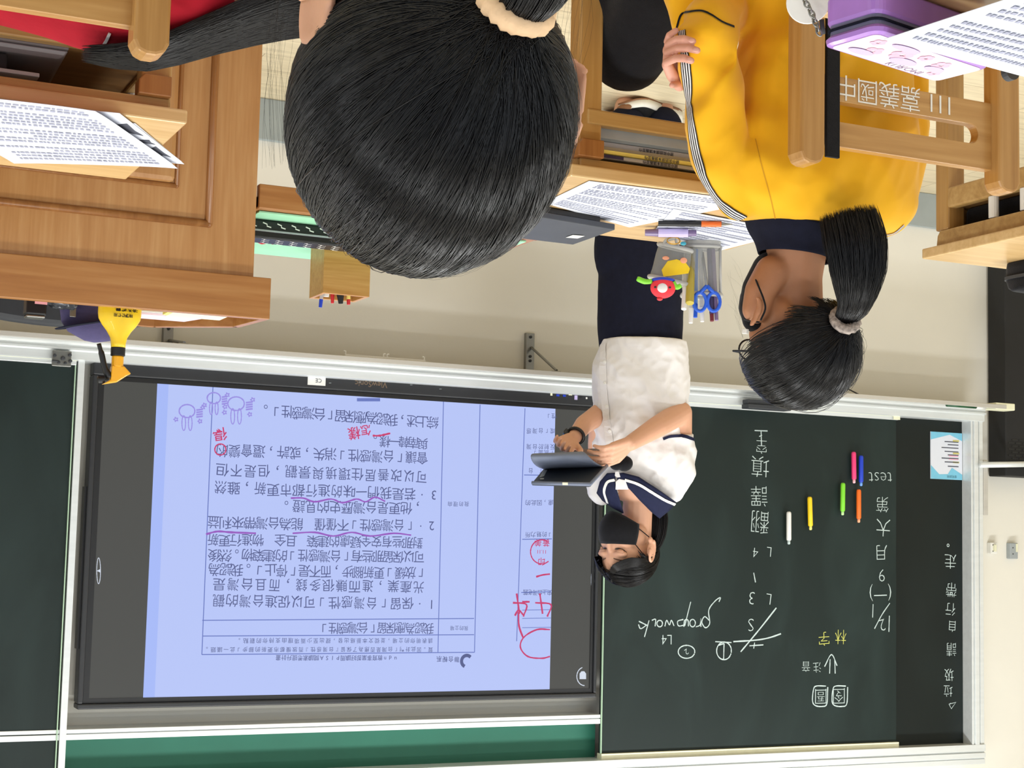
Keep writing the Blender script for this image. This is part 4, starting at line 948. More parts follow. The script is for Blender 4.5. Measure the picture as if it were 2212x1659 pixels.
# dark tablet folder at the far edge of the yellow girl's desk
t = thing('tablet_folder', 'charcoal tablet folder at the far edge of the desk, small white badge on its corner', 'tablet', (-1.38, 2.74, .7615))
b = NB(); prism(b, [(-1.455, 2.640, .772), (-1.24, 2.602, .772), (-1.24, 2.812, .772), (-1.458, 2.818, .772)], (0, 0, .012)); obj('cover', b, 'folder', t, bevel=.002)
b = NB(); prism(b, [(-1.42, 2.636, .7625), (-1.24, 2.604, .7625), (-1.24, 2.80, .7625), (-1.43, 2.80, .7625)], (0, 0, .009)); obj('tablet', b, 'black', t)
b = NB(); q = onz(1240, 512, .7852); prism(b, [q + V(.012, .012, 0), q + V(-.012, .008, 0), q + V(-.012, -.022, 0), q + V(.012, -.018, 0)], (0, 0, .0005)); obj('badge', b, 'white', t)
pen('ballpoint_pen', 'black pen with an orange grip and metal tip on the worksheet', 'pen', V(-1.529, 2.604, .7695), V(-1.652, 2.535, .7695), .0055, [('barrel', 0, .58, 1, 1, 'black'), ('grip', .58, .85, 1.02, 1, 'orange'), ('tip', .85, 1, .8, .15, 'steel')])
pen('correction_pen', 'pale purple correction pen beside the pencil pouch', 'pen', V(-1.545, 2.682, .7725), V(-1.632, 2.632, .7725), .0085, [('cap', 0, .26, .75, .9, 'lilac_clear'), ('barrel', .26, .84, 1, 1, 'lilac_pale'), ('end', .84, 1, .75, .7, 'lilac_clear')])

# standing mesh pencil pouch with its flap folded down, pens and a soft toy clip
pq = thing('pencil_pouch', 'grey mesh pencil pouch standing open at the far corner of the desk', 'pencil case', (-1.72, 2.745, .7635))
Cq = V(-1.718, 2.748, .7635); hz = .116
def ringq(z, s=1.0, ex=3.0): return oval(Cq + V(0, 0, z), .037 * s, .026 * s, HR, HF, 28, ex)
b = NB(); rings_loft(b, [ringq(z, 1 + .03 * z / hz) for z in (.012, .05, .09, hz - .01)], caps=False); obj('mesh_wall', b, 'mesh', pq, smooth=True)
b = NB(); rings_loft(b, [ringq(z, 1.01) for z in (0, .012)]); obj('base', b, 'mesh_grey', pq)
b = NB(); tube(b, ringq(hz - .006, 1.05), .005, 8, closed=True); tube(b, ringq(.012, 1.03), .003, 8, closed=True)
for sgn in (-1, 1): tube(b, [Cq + HR * (.037 * sgn) * .93 - HF * .018 + V(0, 0, .01), Cq + HR * (.039 * sgn) * .93 - HF * .018 + V(0, 0, hz - .01)], .0028, 8)
obj('piping', b, 'mesh_grey', pq, smooth=True)
Cf = Cq + HR * .062 - HF * .030   # folded-over flap pouch
def ringf(z, s=1.0): return oval(Cf + V(0, 0, .018 + z) + HR * (z * .18 - .004), .036 * s, .011, (HR * .97 + UP * -.20).normalized(), HF, 24, 2.6)
b = NB(); rings_loft(b, [ringf(0, .94), ringf(.02), ringf(.05, 1.04), ringf(.066, 1.1)], caps=False); obj('flap_mesh', b, 'mesh', pq, smooth=True)
b = NB(); tube(b, ringf(0, .95), .0045, 8, closed=True); tube(b, ringf(.068, 1.12), .0045, 8, closed=True); obj('flap_piping', b, 'mesh_grey', pq, smooth=True)
b = NB()
for s in (-1, 1): tube(b, arc_pts([Cf + HR * (.004 + .014 * s) - HF * .01 + V(0, 0, .018), Cf + HR * (.006 + .010 * s) - HF * .012 + V(0, 0, .006), Cf + HR * (-.006 + .0 * s) - HF * .014 + V(0, 0, .000)], 4), .0045, 8, flat=.4)
obj('loop', b, 'mesh_grey', pq, smooth=True)
b = NB(); prism(b, [Cf + HR * a - HF * .0125 + V(0, 0, z) for (a, z) in ((-.030, .072), (.020, .080), (.024, .066), (.012, .048), (-.006, .044), (-.024, .050), (-.033, .062))], HF * .002)
fl = obj('printed_patch', b, 'yellow', pq); fl['label'] = 'yellow rounded print on the flap'
b = NB(); ellipsoid(b, Cf + HR * .016 - HF * .0125 + V(0, 0, .042), (.007, .0015, .004), (HR, HF, UP)); ellipsoid(b, Cf + HR * -.020 - HF * .0125 + V(0, 0, .046), (.007, .0015, .006), (HR, HF, UP)); obj('printed_spots', b, 'peach', pq)
ty = thing('plush_clip', 'small red felt creature clip with green arms on the pouch', 'toy', Cf + V(0, 0, .085))
Ct = atd(1432, 622, 3.18)
b = NB(); ellipsoid(b, Ct, (.025, .014, .021), (HR, HF, UP)); obj('head', b, pmat('red_felt', (238, 62, 72), .9), ty, smooth=True)
b = NB(); ellipsoid(b, Ct - HF * .012 + HR * .002 + V(0, 0, .002), (.0105, .005, .0095), (HR, HF, UP)); obj('snout', b, 'white', ty, smooth=True)
for s in (-1, 1):
    b = NB(); ellipsoid(b, Ct - HF * .0135 + HR * (.002 + .0145 * s) + V(0, 0, .001), (.0025, .002, .0022), (HR, HF, UP)); obj('eye', b, 'black', ty)
b = NB(); tube(b, arc_pts([Ct + HR * .022 + V(0, 0, -.013), Ct + HR * .036 + V(0, 0, -.012), Ct + HR * .052 + V(0, 0, -.018)], 5), [.005] * 5 + [.0055] * 5 + [.004], 10); obj('arm', b, 'lime', ty, smooth=True)
b = NB(); tube(b, arc_pts([Ct - HR * .020 + V(0, 0, -.012), Ct - HR * .027 + V(0, 0, -.002), Ct - HR * .036 + V(0, 0, -.006)], 5), [.005] * 10 + [.004], 10); obj('arm', b, 'lime', ty, smooth=True)
b = NB(); ellipsoid(b, Ct + V(0, 0, -.016), (.024, .010, .006), (HR, HF, UP)); obj('collar', b, 'royal', ty, smooth=True)
b = NB(); ellipsoid(b, Ct + HR * .006 + V(0, 0, .022), (.006, .005, .004), (HR, HF, UP)); obj('topknot', b, 'red', ty, smooth=True)
G3 = 'pens in the grey pouch'
def inq(px, py, dx, dy, d=3.22): return Cq + HR * dx + HF * dy + V(0, 0, .014), atd(px, py, d)
sc = thing('scissors', 'blue-handled scissors standing in the grey pouch', 'scissors', Cq + V(0, 0, .014), group=G3)
b = NB(); c0 = atd(1527, 630, 3.22)
for s in (-1, 1):
    cc = atd(1527 - s * 15, 652, 3.22); tube(b, [cc + HR * (.0125 * math.cos(a)) + UP * (.019 * math.sin(a)) for a in np.linspace(0, 2 * PI, 21)[:-1]], .0036, 8, closed=True)
    tube(b, [cc - UP * .018, c0 - UP * .012], .004, 8)
obj('handle', b, 'blue', sc, smooth=True)
b = NB(); tube(b, [c0 - UP * .012, Cq + V(0, 0, .02)], .004, 8, flat=.35); obj('blade', b, 'steel', sc)
a, c = inq(1492, 698, .018, -.006); pen('mechanical_pencil', 'clear white mechanical pencil, rightmost in the grey pouch', 'pen', a, c, .0048, [('barrel', 0, .8, 1, 1, 'clear'), ('cap', .8, 1, 1.1, .9, 'white')], G3)
a, c = inq(1502, 686, .012, .006, 3.24); pen('gel_pen', 'transparent blue gel pen in the grey pouch', 'pen', a, c, .0046, [('barrel', 0, .8, 1, 1, 'paleblue'), ('cap', .8, 1, 1.1, .9, 'blue')], G3)
a, c = inq(1517, 695, .004, -.002, 3.23); pen('highlighter', 'whitish capped pen between scissor loops in the grey pouch', 'pen', a, c, .0046, [('barrel', 0, .8, 1, 1, 'clear'), ('cap', .8, 1, 1.1, .9, 'white')], G3)
a, c = inq(1538, 694, -.014, 0); pen('fountain_pen', 'dark maroon-ended pen in the grey pouch', 'pen', a, c, .0046, [('barrel', 0, .9, 1, 1, 'purple_cloth'), ('end', .9, 1, .9, .85, pmat('maroon', (110, 24, 40), .4))], G3)
a, c = inq(1548, 692, -.022, 0); pen('violet_pen', 'violet transparent pen, leftmost in the grey pouch', 'pen', a, c, .0046, [('barrel', 0, .85, 1, 1, 'lilac_clear'), ('end', .85, 1, .9, .85, 'lilac_clear')], G3)
a, c = inq(1490, 655, .022, .004, 3.2); pen('glue_pen', 'olive yellow pencil sharpener tube in the grey pouch', 'tool', a, c, .0085, [('barrel', 0, 1, 1, 1, pmat('olive', (180, 160, 50), .4))], G3)
a, c = inq(1477, 668, .028, .004, 3.2); pen('white_eraser', 'white stick eraser beside the green arm in the grey pouch', 'eraser', a, c, .006, [('barrel', 0, 1, 1, .9, 'white')], G3)
kc = thing('ring_charm', 'small coppery ring charm hanging from the pouch', 'charm', onz(1455, 520, .765))
b = NB(); k0 = atd(1455, 520, 3.2); tube(b, [k0 + HR * (.013 * math.cos(a)) + UP * (.007 * math.sin(a)) for a in np.linspace(0, 2 * PI, 17)[:-1]], .0012, 6, closed=True); obj('ring', b, 'gold', kc)
b = NB(); ellipsoid(b, atd(1476, 526, 3.19), (.006, .003, .004), (HR, HF, UP)); obj('bead', b, pmat('teal', (60, 160, 180), .4), kc, smooth=True)

# lilac pencil case on the nearest desk
pc = thing('zip_pencil_case', 'lilac zipped pencil case with a pink printed lid on the nearest desk', 'pencil case', (-1.15, 1.42, .7605))
E1 = (V(-1.231, 1.483, 0) - V(-1.058, 1.443, 0)).normalized(); E2 = V(E1.y, -E1.x, 0) * -1
if E2.y > 0: E2 = -E2     # towards the viewer
K0 = V(-1.058, 1.443, 0)  # far right corner
def rrect(z, inset=0.0, r=.014, L=.205, Wd=.078, n=6):
    out = []
    for (cx, cy, a0) in ((L - r, Wd - r, 0), (r, Wd - r, 90), (r, r, 180), (L - r, r, 270)):
        for k in range(n):
            a = math.radians(a0 + 90 * k / (n - 1)); out.append(K0 + E1 * (cx + (r - inset) * math.cos(a)) + E2 * (cy + (r - inset) * math.sin(a)) + V(0, 0, z))
    return out
b = NB(); rings_loft(b, [rrect(.7605, .004), rrect(.764), rrect(.790), rrect(.794, .002)]); obj('body', b, 'lilac', pc, smooth=False, bevel=.001)
b = NB(); rings_loft(b, [rrect(.794, .003), rrect(.806, .003)]); obj('zip_band', b, 'slate', pc)
b = NB(); tube(b, rrect(.8, .0015), .0016, 6, closed=True); obj('zip_teeth', b, 'navy_cloth', pc)
b = NB(); rings_loft(b, [rrect(.806, .002), rrect(.810, -.002), rrect(.815, -.001), rrect(.817, .004)]); lid = obj('lid', b, 'lilac', pc); lid['label'] = 'lid edged in lilac'
b = NB(); prism(b, rrect(.8172, .006), (0, 0, .0006)); obj('lid_print', b, 'pinkface', lid)
def onlid(u, v): return K0 + E1 * u + E2 * v + V(0, 0, .8182)
b = NB(); text(b, 'KUROMI', onlid(.128, .0145), .0165, E1 * 1, -E2, thin=-.01)
obj('lettering', b, 'lilac_clear', lid)
b = NB()
for (u, v, r, k) in ((.05, .03, .014, 5), (.085, .045, .016, 6), (.15, .05, .012, 5), (.03, .055, .010, 5), (.17, .025, .009, 5), (.115, .055, .010, 6)):
    for i in range(k):
        a = 2 * PI * i / k; c = (u + r * .6 * math.cos(a), v + r * .6 * math.sin(a)); pts = [onlid(c[0] + r * .42 * math.cos(t), c[1] + r * .42 * math.sin(t)) for t in np.linspace(0, 2 * PI, 11)[:-1]]
        b.faces.new([b.verts.new(q + V(0, 0, .0001 * i)) for q in pts])
obj('blossom_print', b, 'pinkmid', lid)
b = NB()
for (u, v, w, h) in ((.04, .022, .02, .008), (.07, .062, .024, .007), (.105, .03, .022, .010), (.155, .036, .016, .008)):
    b.faces.new([b.verts.new(onlid(u + w * math.cos(t), v + h * math.sin(t)) + V(0, 0, .0008)) for t in np.linspace(0, 2 * PI, 15)[:-1]])
obj('patch_print', b, 'lilac_pale', lid)
ch = thing('zip_charm', 'white round charm on a metal chain hanging off the pencil case', 'charm', onz(1745, 15, .79))
dc = atd(1745, 5, 1.86)
b = NB(); dn = -(ray(1745, 5).normalized()); u_, v_ = frame_of(dn); rings_loft(b, [[dc + dn * zz + (u_ * math.cos(a) + v_ * math.sin(a)) * (.0255 - abs(zz) * .3) for a in np.linspace(0, 2 * PI, 33)[:-1]] for zz in (-.004, -.002, .002, .004)]); obj('disc', b, 'white', ch, smooth=False, bevel=.0006)
links = [(1738, 0), (1743, 10), (1749, 20), (1754, 30), (1758, 40), (1762, 50), (1765, 60), (1769, 70)]
for i, (x, y) in enumerate(links):
    c = atd(x, y, 1.84); b = NB(); a1, a2 = ((HR, UP) if i % 2 else ((HR * .3 + HF).normalized(), UP)); tube(b, [c + a1 * (.003 * math.cos(a)) + (a2 * .95 + HR * -.3).normalized() * (.0045 * math.sin(a)) for a in np.linspace(0, 2 * PI, 13)[:-1]], .0011, 6, closed=True); obj('chain_link', b, 'steel', ch, smooth=True)
b = NB(); tube(b, [atd(1775, 42, 1.84), atd(1778, 74, 1.845)], .0035, 10, flat=.5); obj('zip_pull', b, 'dark_grey', ch, smooth=True)
b = NB(); c = at(2207, 147, 1.49); lathe(b, (c.x, 1.505, c.z), [(.011, 0), (.011, .01), (.008, .013)], 18, (0, 1, 0)); tag(obj('round_knob', b, 'dark_grey'), 'dark round knob on the back edge of the nearest desk', 'knob')

# pouch on the left desk, bag inside it
t = thing('black_pouch', 'black soft pouch on the desk at the left edge', 'pouch', (-2.50, 2.58, .76))
b = NB(); q = onz(2163, 572, .762); x0 = q.x; 
rings_loft(b, [oval(V(x0 - .11 + k * 0, 2.585, z), .11, w, V(1, 0, 0), V(0, 1, 0), 28, 4) for (z, w, k) in ((.7615, .05, 0), (.775, .055, 0), (.80, .055, 0), (.815, .046, 0), (.822, .03, 0))]); obj('body', b, 'black_cloth', t, smooth=True)
b = NB(); rings_loft(b, [oval(V(x0 - .11, 2.585, z), .113, .058, V(1, 0, 0), V(0, 1, 0), 28, 4) for z in (.79, .797)]); obj('zip', b, 'dark_grey', t)
b = NB(); box(b, -2.76, -2.29, 2.275, 2.62, .652, .718); tag(obj('book_bag', b, 'black_cloth', bevel=.012), 'black bag pushed inside the desk at the left edge', 'bag')
# inside the yellow girl's desk
yb0 = 2.398
G4 = 'books stacked inside the desk'
for (z0, z1, mt, lab, dx) in ((.6455, .671, 'grey_plastic', 'grey folder stack at the bottom of the desk shelf', 0), (.6715, .683, 'paper', 'white pad above the grey folders in the desk shelf', .02), (.6835, .6925, 'mesh_grey', 'grey notebook in the middle of the desk shelf', .01), (.693, .700, 'paleyellow', 'yellow notebook in the desk shelf', .0), (.7005, .7075, 'paper', 'white book with dark lettering on its spine in the desk shelf', .005), (.708, .714, 'black', 'black notebook near the top of the desk shelf', .012), (.7145, .7185, 'white', 'thin white booklet topmost in the desk shelf', .006)):
    z0, z1 = .6515 + (z0 - .6455) * .93, .6515 + (z1 - .6455) * .93
    t = thing('book', lab, 'book', (-1.5, 2.5, z0), group=G4)
    b = NB(); box(b, -1.748 + dx, -1.293 + dx * .3, yb0 + .012 + dx, 2.765, z0, z1); obj('cover', b, mt, t, bevel=.0008)
    if mt in ('paper', 'paleyellow', 'white'):
        b = NB(); text(b, '國中英語課本講義習作', V(-1.42, yb0 + .0112 + dx, (z0 + z1) / 2), .0072, thin=.01); obj('spine_lettering', b, 'ink_dark', t)
    if mt == 'paper' and z0 > .69:
        b = NB(); box(b, -1.345, -1.30, yb0 + .0105 + dx, yb0 + .0118 + dx, z0 + .0006, z1 - .0006); obj('spine_patch', b, 'purple_cloth', t)
# inside the desk before the lectern
t = thing('plastic_folder', 'grey-brown plastic folder in the shelf of the desk before the lectern', 'folder', (-.3, 2.5, .645))
b = NB(); rings_loft(b, [[V(x, y, z) for (x, y) in ((-.385, 2.40), (-.02, 2.40), (-.02, 2.70), (-.39, 2.70))] for z in (.6515, .663)] ); rings_loft(b, [[V(x, y, z) for (x, y) in ((-.385 + i, 2.405 + i), (-.02, 2.405 + i), (-.02, 2.70), (-.39, 2.70))] for (z, i) in ((.6635, .0), (.670, .004), (.6745, .012))]); obj('pocket', b, 'pouch', t, bevel=.002)
b = NB(); box(b, -.30, -.03, 2.42, 2.70, .675, .703); tag(obj('dark_book', b, 'black_matte', bevel=.004), 'dark book lying on the plastic folder in the desk shelf', 'book')
b = NB(); box(b, -.345, -.03, 2.405, 2.70, .7035, .7095); tag(obj('thin_booklet', b, 'mesh_grey', bevel=.001), 'thin pale booklet topmost in the shelf of the desk before the lectern', 'booklet')

# ================================================================ PEOPLE: helpers
def npmesh(name, verts, quads, mats, parent):
    """fast mesh from arrays, world-space verts"""
    org = wloc(parent); me = bpy.data.meshes.new(name)
    me.from_pydata((np.asarray(verts) - np.array(org)).tolist(), [], np.asarray(quads).tolist()); me.update()
    for mt in (mats if isinstance(mats, (list, tuple)) else [mats]): me.materials.append(M[mt])
    me.polygons.foreach_set('use_smooth', [True] * len(me.polygons))
    o = bpy.data.objects.new(name, me); COL.objects.link(o); o.parent = parent; return o
def strand_arrays(P, r, out, taper=0.35):
    """P [n,s,3] paths, r radius, out [n,s,3] outward directions -> verts, quads of thin three-sided strands"""
    P = np.asarray(P, float); n, s, _ = P.shape
    T = np.empty_like(P); T[:, 1:-1] = P[:, 2:] - P[:, :-2]; T[:, 0] = P[:, 1] - P[:, 0]; T[:, -1] = P[:, -1] - P[:, -2]
    T /= np.linalg.norm(T, axis=2, keepdims=True) + 1e-12
    O = out - T * (out * T).sum(2, keepdims=True); O /= np.linalg.norm(O, axis=2, keepdims=True) + 1e-12
    S = np.cross(T, O); R = np.broadcast_to(np.asarray(r, float).reshape(-1, 1, 1), (n, s, 1)).copy()
    pr = np.ones(s); pr[-1] = taper; pr[0] = .6; R *= pr[None, :, None]
    ring = np.stack([P + S * R, P + O * R * .9, P - S * R], axis=2)       # n,s,3,3
    V_ = ring.reshape(-1, 3)
    idx = np.arange(n * s * 3).reshape(n, s, 3); q = []
    for a, c in ((0, 1), (1, 2), (2, 0)):
        q.append(np.stack([idx[:, :-1, a], idx[:, :-1, c], idx[:, 1:, c], idx[:, 1:, a]], axis=-1).reshape(-1, 4))
    return V_, np.concatenate(q)
class Mix:
    def __init__(s): s.v, s.q, s.n = [], [], 0
    def add(s, v, q): s.v.append(v); s.q.append(np.asarray(q) + s.n); s.n += len(v)
    def bm(s, bm):
        bm.verts.ensure_lookup_table(); bm.verts.index_update(); v = np.array([tuple(x.co) for x in bm.verts]); q = []
        for f in bm.faces:
            i = [x.index for x in f.verts]; q.append(i if len(i) == 4 else [i[0], i[1], i[2], i[2]])
        bm.free(); return v, q
    def get(s): return np.concatenate(s.v), np.concatenate(s.q)
def slerp_n(a, b, t):
    """a,b [n,3] unit, t [s] -> [n,s,3]"""
    d = np.clip((a * b).sum(1), -1, 1); w = np.arccos(d)[:, None]; sw = np.sin(w) + 1e-9
    A = np.sin((1 - t)[None] * w) / sw; B = np.sin(t[None] * w) / sw
    return A[..., None] * a[:, None, :] + B[..., None] * b[:, None, :]
class Head:
    def __init__(s, c, fwd, up, R):
        s.c = Vector(c); f = Vector(fwd).normalized(); u = Vector(up); u = (u - f * u.dot(f)).normalized(); s.f, s.u, s.r = f, u, f.cross(u).normalized(); s.R = R
    def w(s, x, y, z): return s.c + s.r * x + s.f * y + s.u * z
    def ax(s): return (s.r, s.f, s.u)
def hair_cap(h, ok, mesh, shrink=.992, n=72):
    """continuous hair surface under the strands"""
    A = np.array([h.r, h.f, h.u]); c = np.array(h.c); rows = n // 2
    idx = {}; vs = []; qs = []; okk = lambda d: all(ok((d + np.array(e)) / np.linalg.norm(d + np.array(e))) for e in ((0, 0, 0), (0, 0, -.10), (0, .10, 0), (.07, .05, -.05), (-.07, .05, -.05)))
    for j in range(rows + 1):
        th = PI * j / rows
        for k in range(n):
            ph = 2 * PI * k / n; d = np.array([math.sin(th) * math.cos(ph), math.sin(th) * math.sin(ph), math.cos(th)])
            idx[j, k] = len(vs); vs.append((d, c + ((d * np.array(h.R)) * shrink) @ A))
    for j in range(rows):
        for k in range(n):
            q = [idx[j, k], idx[j + 1, k], idx[j + 1, (k + 1) % n], idx[j, (k + 1) % n]]
            if all(okk(vs[i][0]) for i in q): qs.append(q)
    mesh.add(np.array([v[1] for v in vs]), qs)
def hair_pull(h, ok, tie, mesh, n=4000, s=16, r=.0006, lift=.004, out=.012, seed=1, via=None, clump=26, wild=0.0):
    """strands lying on the head from their roots to the tie direction"""
    rg = np.random.default_rng(seed); D = rg.normal(size=(n * 6, 3)); D /= np.linalg.norm(D, axis=1, keepdims=True)
    D = np.array([d for d in D if ok(d)][:n]); n = len(D); tie = np.array(tie, float); tie /= np.linalg.norm(tie)
    E = tie[None] + rg.normal(size=(n, 3)) * .06; E /= np.linalg.norm(E, axis=1, keepdims=True)
    t = np.linspace(0, 1, s)
    if via is None: Q = slerp_n(D, E, t)
    else:
        Mv = np.array([via(d) for d in D]); Mv /= np.linalg.norm(Mv, axis=1, keepdims=True)
        a, b = slerp_n(D, Mv, t), slerp_n(Mv, E, t); Q = a * (1 - t)[None, :, None] + b * t[None, :, None]; Q /= np.linalg.norm(Q, axis=2, keepdims=True)
    # clumps: lift depends on the angle round the tie
    e1 = np.cross(tie, [0.3, 0.2, 1.0]); e1 /= np.linalg.norm(e1); e2 = np.cross(tie, e1)
    ang = np.arctan2(D @ e2, D @ e1); cl = np.sin(ang * clump) * .5 + np.sin(ang * clump * 2.7 + 1) * .35 + np.sin(ang * clump * .37 + 2) * .6
    L = lift * (.35 + .3 * cl[:, None] + rg.random((n, 1)) * .5) * (np.sin(np.pi * t) ** .55)[None] + out * (np.clip((t - .8) / .2, 0, 1) ** 2)[None]
    if wild: L = L + (rg.random((n, 1)) < .02) * wild * np.sin(np.pi * t)[None] * rg.random((n, 1))
    A = np.array([h.r, h.f, h.u]); Rr = np.array(h.R); loc = Q * Rr; nl = np.linalg.norm(loc, axis=2, keepdims=True)
    loc = loc * (1 + L[..., None] / nl); P = np.array(h.c) + loc @ A; O = Q @ A
    mesh.add(*strand_arrays(P, r * (.7 + .6 * rg.random(n)), O))
def hair_tail(path, widths, mesh, n=900, s=18, r=.0006, seed=2, ua=None, flat=1.0, endvar=.12, wave=.0):
    """bundle of strands along a path; widths [half-width per path point]"""
    rg = np.random.default_rng(seed); C = np.array([tuple(p) for p in arc_pts(path, 8)]); k = len(C); T = np.gradient(C, axis=0); T /= np.linalg.norm(T, axis=1, keepdims=True)
    a0 = np.array(ua if ua is not None else HR, float); W = np.interp(np.linspace(0, len(widths) - 1, k), range(len(widths)), widths)
    U = a0 - T * (T @ a0)[:, None]; U /= np.linalg.norm(U, axis=1, keepdims=True); B = np.cross(T, U)
    rho = np.sqrt(rg.random(n)); th = rg.random(n) * 2 * np.pi; x, y = rho * np.cos(th), rho * np.sin(th) * flat
    en = 1 - endvar * rg.random(n); t = np.linspace(0, 1, s)[None] * en[:, None]; f = t * (k - 1); i = np.clip(f.astype(int), 0, k - 2); fr = (f - i)[..., None]
    def L_(X): return X[i] * (1 - fr) + X[i + 1] * fr
    w = L_(W[:, None]); off = (x[:, None, None] * L_(U) + y[:, None, None] * L_(B))
    ph = rg.random((n, 1)) * 6.28; wob = wave * np.sin(t * 9 + ph)[..., None] * L_(U)
    P = L_(C) + off * w + wob; O = off + 1e-4 * L_(B)
    mesh.add(*strand_arrays(P, r * (.7 + .6 * rg.random(n)), O, .15))
def tail_core(path, widths, mesh, ua=None, flat=1.0, k=.86):
    C = arc_pts(path, 6); W = np.interp(np.linspace(0, len(widths) - 1, len(C)), range(len(widths)), widths); b = NB(); rr = []; ua = Vector(ua) if ua is not None else HR
    for i, p in enumerate(C):
        t = (C[min(i + 1, len(C) - 1)] - C[max(i - 1, 0)]).normalized(); a = (ua - t * ua.dot(t)).normalized(); rr.append(oval(p, W[i] * k, W[i] * k * flat, a, a.cross(t), 16))
    rings_loft(b, rr); mesh.add(*Mix().bm(b))
def add_head(b, h, k=1.0, ears=True, neck=None, ear_k=1.0):
    A = h.ax(); S = lambda *a: tuple(v * k for v in a)
    def e(x, y, z, rx, ry, rz): ellipsoid(b, h.w(x * k, y * k, z * k), S(rx, ry, rz), A, 28, 20)
    e(0, -.008, .022, .074, .088, .084); e(0, .028, -.03, .060, .062, .068); e(0, .050, -.072, .034, .034, .030)
    for s in (-1, 1):
        e(s * .034, .052, -.022, .028, .030, .030); e(s * .05, .01, -.05, .02, .035, .035); e(s * .03, .066, .022, .028, .016, .012)
        capsule(b, h.w(s * .05 * k, .0, -.055 * k), h.w(s * .012 * k, .07 * k, -.088 * k), .014 * k, .012 * k)
    capsule(b, h.w(0, .082 * k, .012 * k), h.w(0, .098 * k, -.026 * k), .008 * k, .012 * k)
    if ears:
        for s in (-1, 1): add_ear(b, h, s, k * ear_k)
def add_ear(b, h, s, k=1.0, dx=.0, dz=.0):
    """shell of the ear: rim, lobe and inner plate"""
    pts = []
    for a in np.linspace(-100, 190, 12):
        a = math.radians(a); pts.append(h.w(s * (.079 + dx + .010 * (1 - math.cos(a)) * .5) * k, (-.008 - .0155 * math.cos(a)) * k, (-.006 + dz + .029 * math.sin(a)) * k))
    tube(b, pts, [.0042 * k] * len(pts), 8)
    ellipsoid(b, h.w(s * (.078 + dx) * k, -.006 * k, (-.008 + dz) * k), (.006 * k, .014 * k, .026 * k), h.ax(), 14, 10)
    ellipsoid(b, h.w(s * (.077 + dx) * k, .0 * k, (-.036 + dz) * k), (.006 * k, .008 * k, .010 * k), h.ax(), 12, 8)
def prow(rows, n=36, e=2.3, ua=HR, ub=HF):
    """loft rings from pixel rows (y, x left, x right, depth, half thickness)"""
    out = []
    for (y, xl, xr, d, th) in rows:
        c = atd((xl + xr) / 2, y, d); out.append(oval(c, abs(xr - xl) / 2 * d / FOC, th, ua, ub, n, e))
    return out
def dense(rings, k=4):
    """smooth extra rings between given ones"""
    n = len(rings[0]); cols = [arc_pts([r[i] for r in rings], k) for i in range(n)]
    return [[cols[i][j] for i in range(n)] for j in range(len(cols[0]))]
def bvh_of(o):
    dg = bpy.context.evaluated_depsgraph_get(); dg.update(); off = wloc(o)
    return BVHTree.FromPolygons([v.co + off for v in o.data.vertices], [tuple(p.vertices) for p in o.data.polygons])
def hit(bv, x, y, d, lift=.002):
    w = ray(x, y); r = bv.ray_cast(CAM, w.normalized())
    if r[0] is None or r[3] > d * w.length * 1.25:
        r = bv.find_nearest(CAM + w * d)
    nn = r[1] if r[1].dot(w) < 0 else -r[1]
    return r[0] + nn * lift, nn
def patch(bv, poly, d, lift=.002, cuts=3, mi=0, bm=None):
    """cloth patch lying on another surface, outline given in pixels"""
    t = bmesh.new(); t.faces.new([t.verts.new((x, y, 0)) for (x, y) in poly]); bmesh.ops.triangulate(t, faces=t.faces[:])
    bmesh.ops.subdivide_edges(t, edges=t.edges[:], cuts=cuts, use_grid_fill=True); bmesh.ops.triangulate(t, faces=t.faces[:])
    mp = {}; b = bm or NB()
    for v in t.verts: mp[v] = b.verts.new(hit(bv, v.co.x, v.co.y, d, lift)[0])
    for f in t.faces:
        try: b.faces.new([mp[v] for v in f.verts]).material_index = mi
        except ValueError: pass
    t.free(); return b
def band(bv, path, wpx, d, lift=.002, lanes=1, mats=(0,), bm=None, n=6):
    """strip following a pixel path on a surface, split into coloured lanes"""
    b = bm or NB(); P = arc_pts([V(x, y, 0) for (x, y) in path], n); rows = []
    W = np.interp(np.linspace(0, 1, len(P)), np.linspace(0, 1, len(wpx)), wpx) if isinstance(wpx, (list, tuple)) else [wpx] * len(P)
    H = [hit(bv, p.x, p.y, d, 0) for p in P]
    for i in range(len(P)):
        t = (H[min(i + 1, len(P) - 1)][0] - H[max(i - 1, 0)][0]).normalized(); sd = H[i][1].cross(t).normalized(); row = []
        for k in range(lanes + 1):
            q = bv.find_nearest(H[i][0] + sd * (W[i] * d / FOC * (k / lanes - .5))); nn = q[1]
            row.append(b.verts.new(q[0] + (nn if nn.dot(H[i][1]) > -.3 else -nn) * lift))
        rows.append(row)
    for i in range(len(rows) - 1):
        for k in range(lanes): b.faces.new((rows[i][k], rows[i][k + 1], rows[i + 1][k + 1], rows[i + 1][k])).material_index = mats[k % len(mats)]
    return b
def solid(o, th):
    md = o.modifiers.new('thickness', 'SOLIDIFY'); md.thickness = th; md.offset = 0; return o
def folds(bm, fn):
    for v in bm.verts: v.co += fn(v.co)
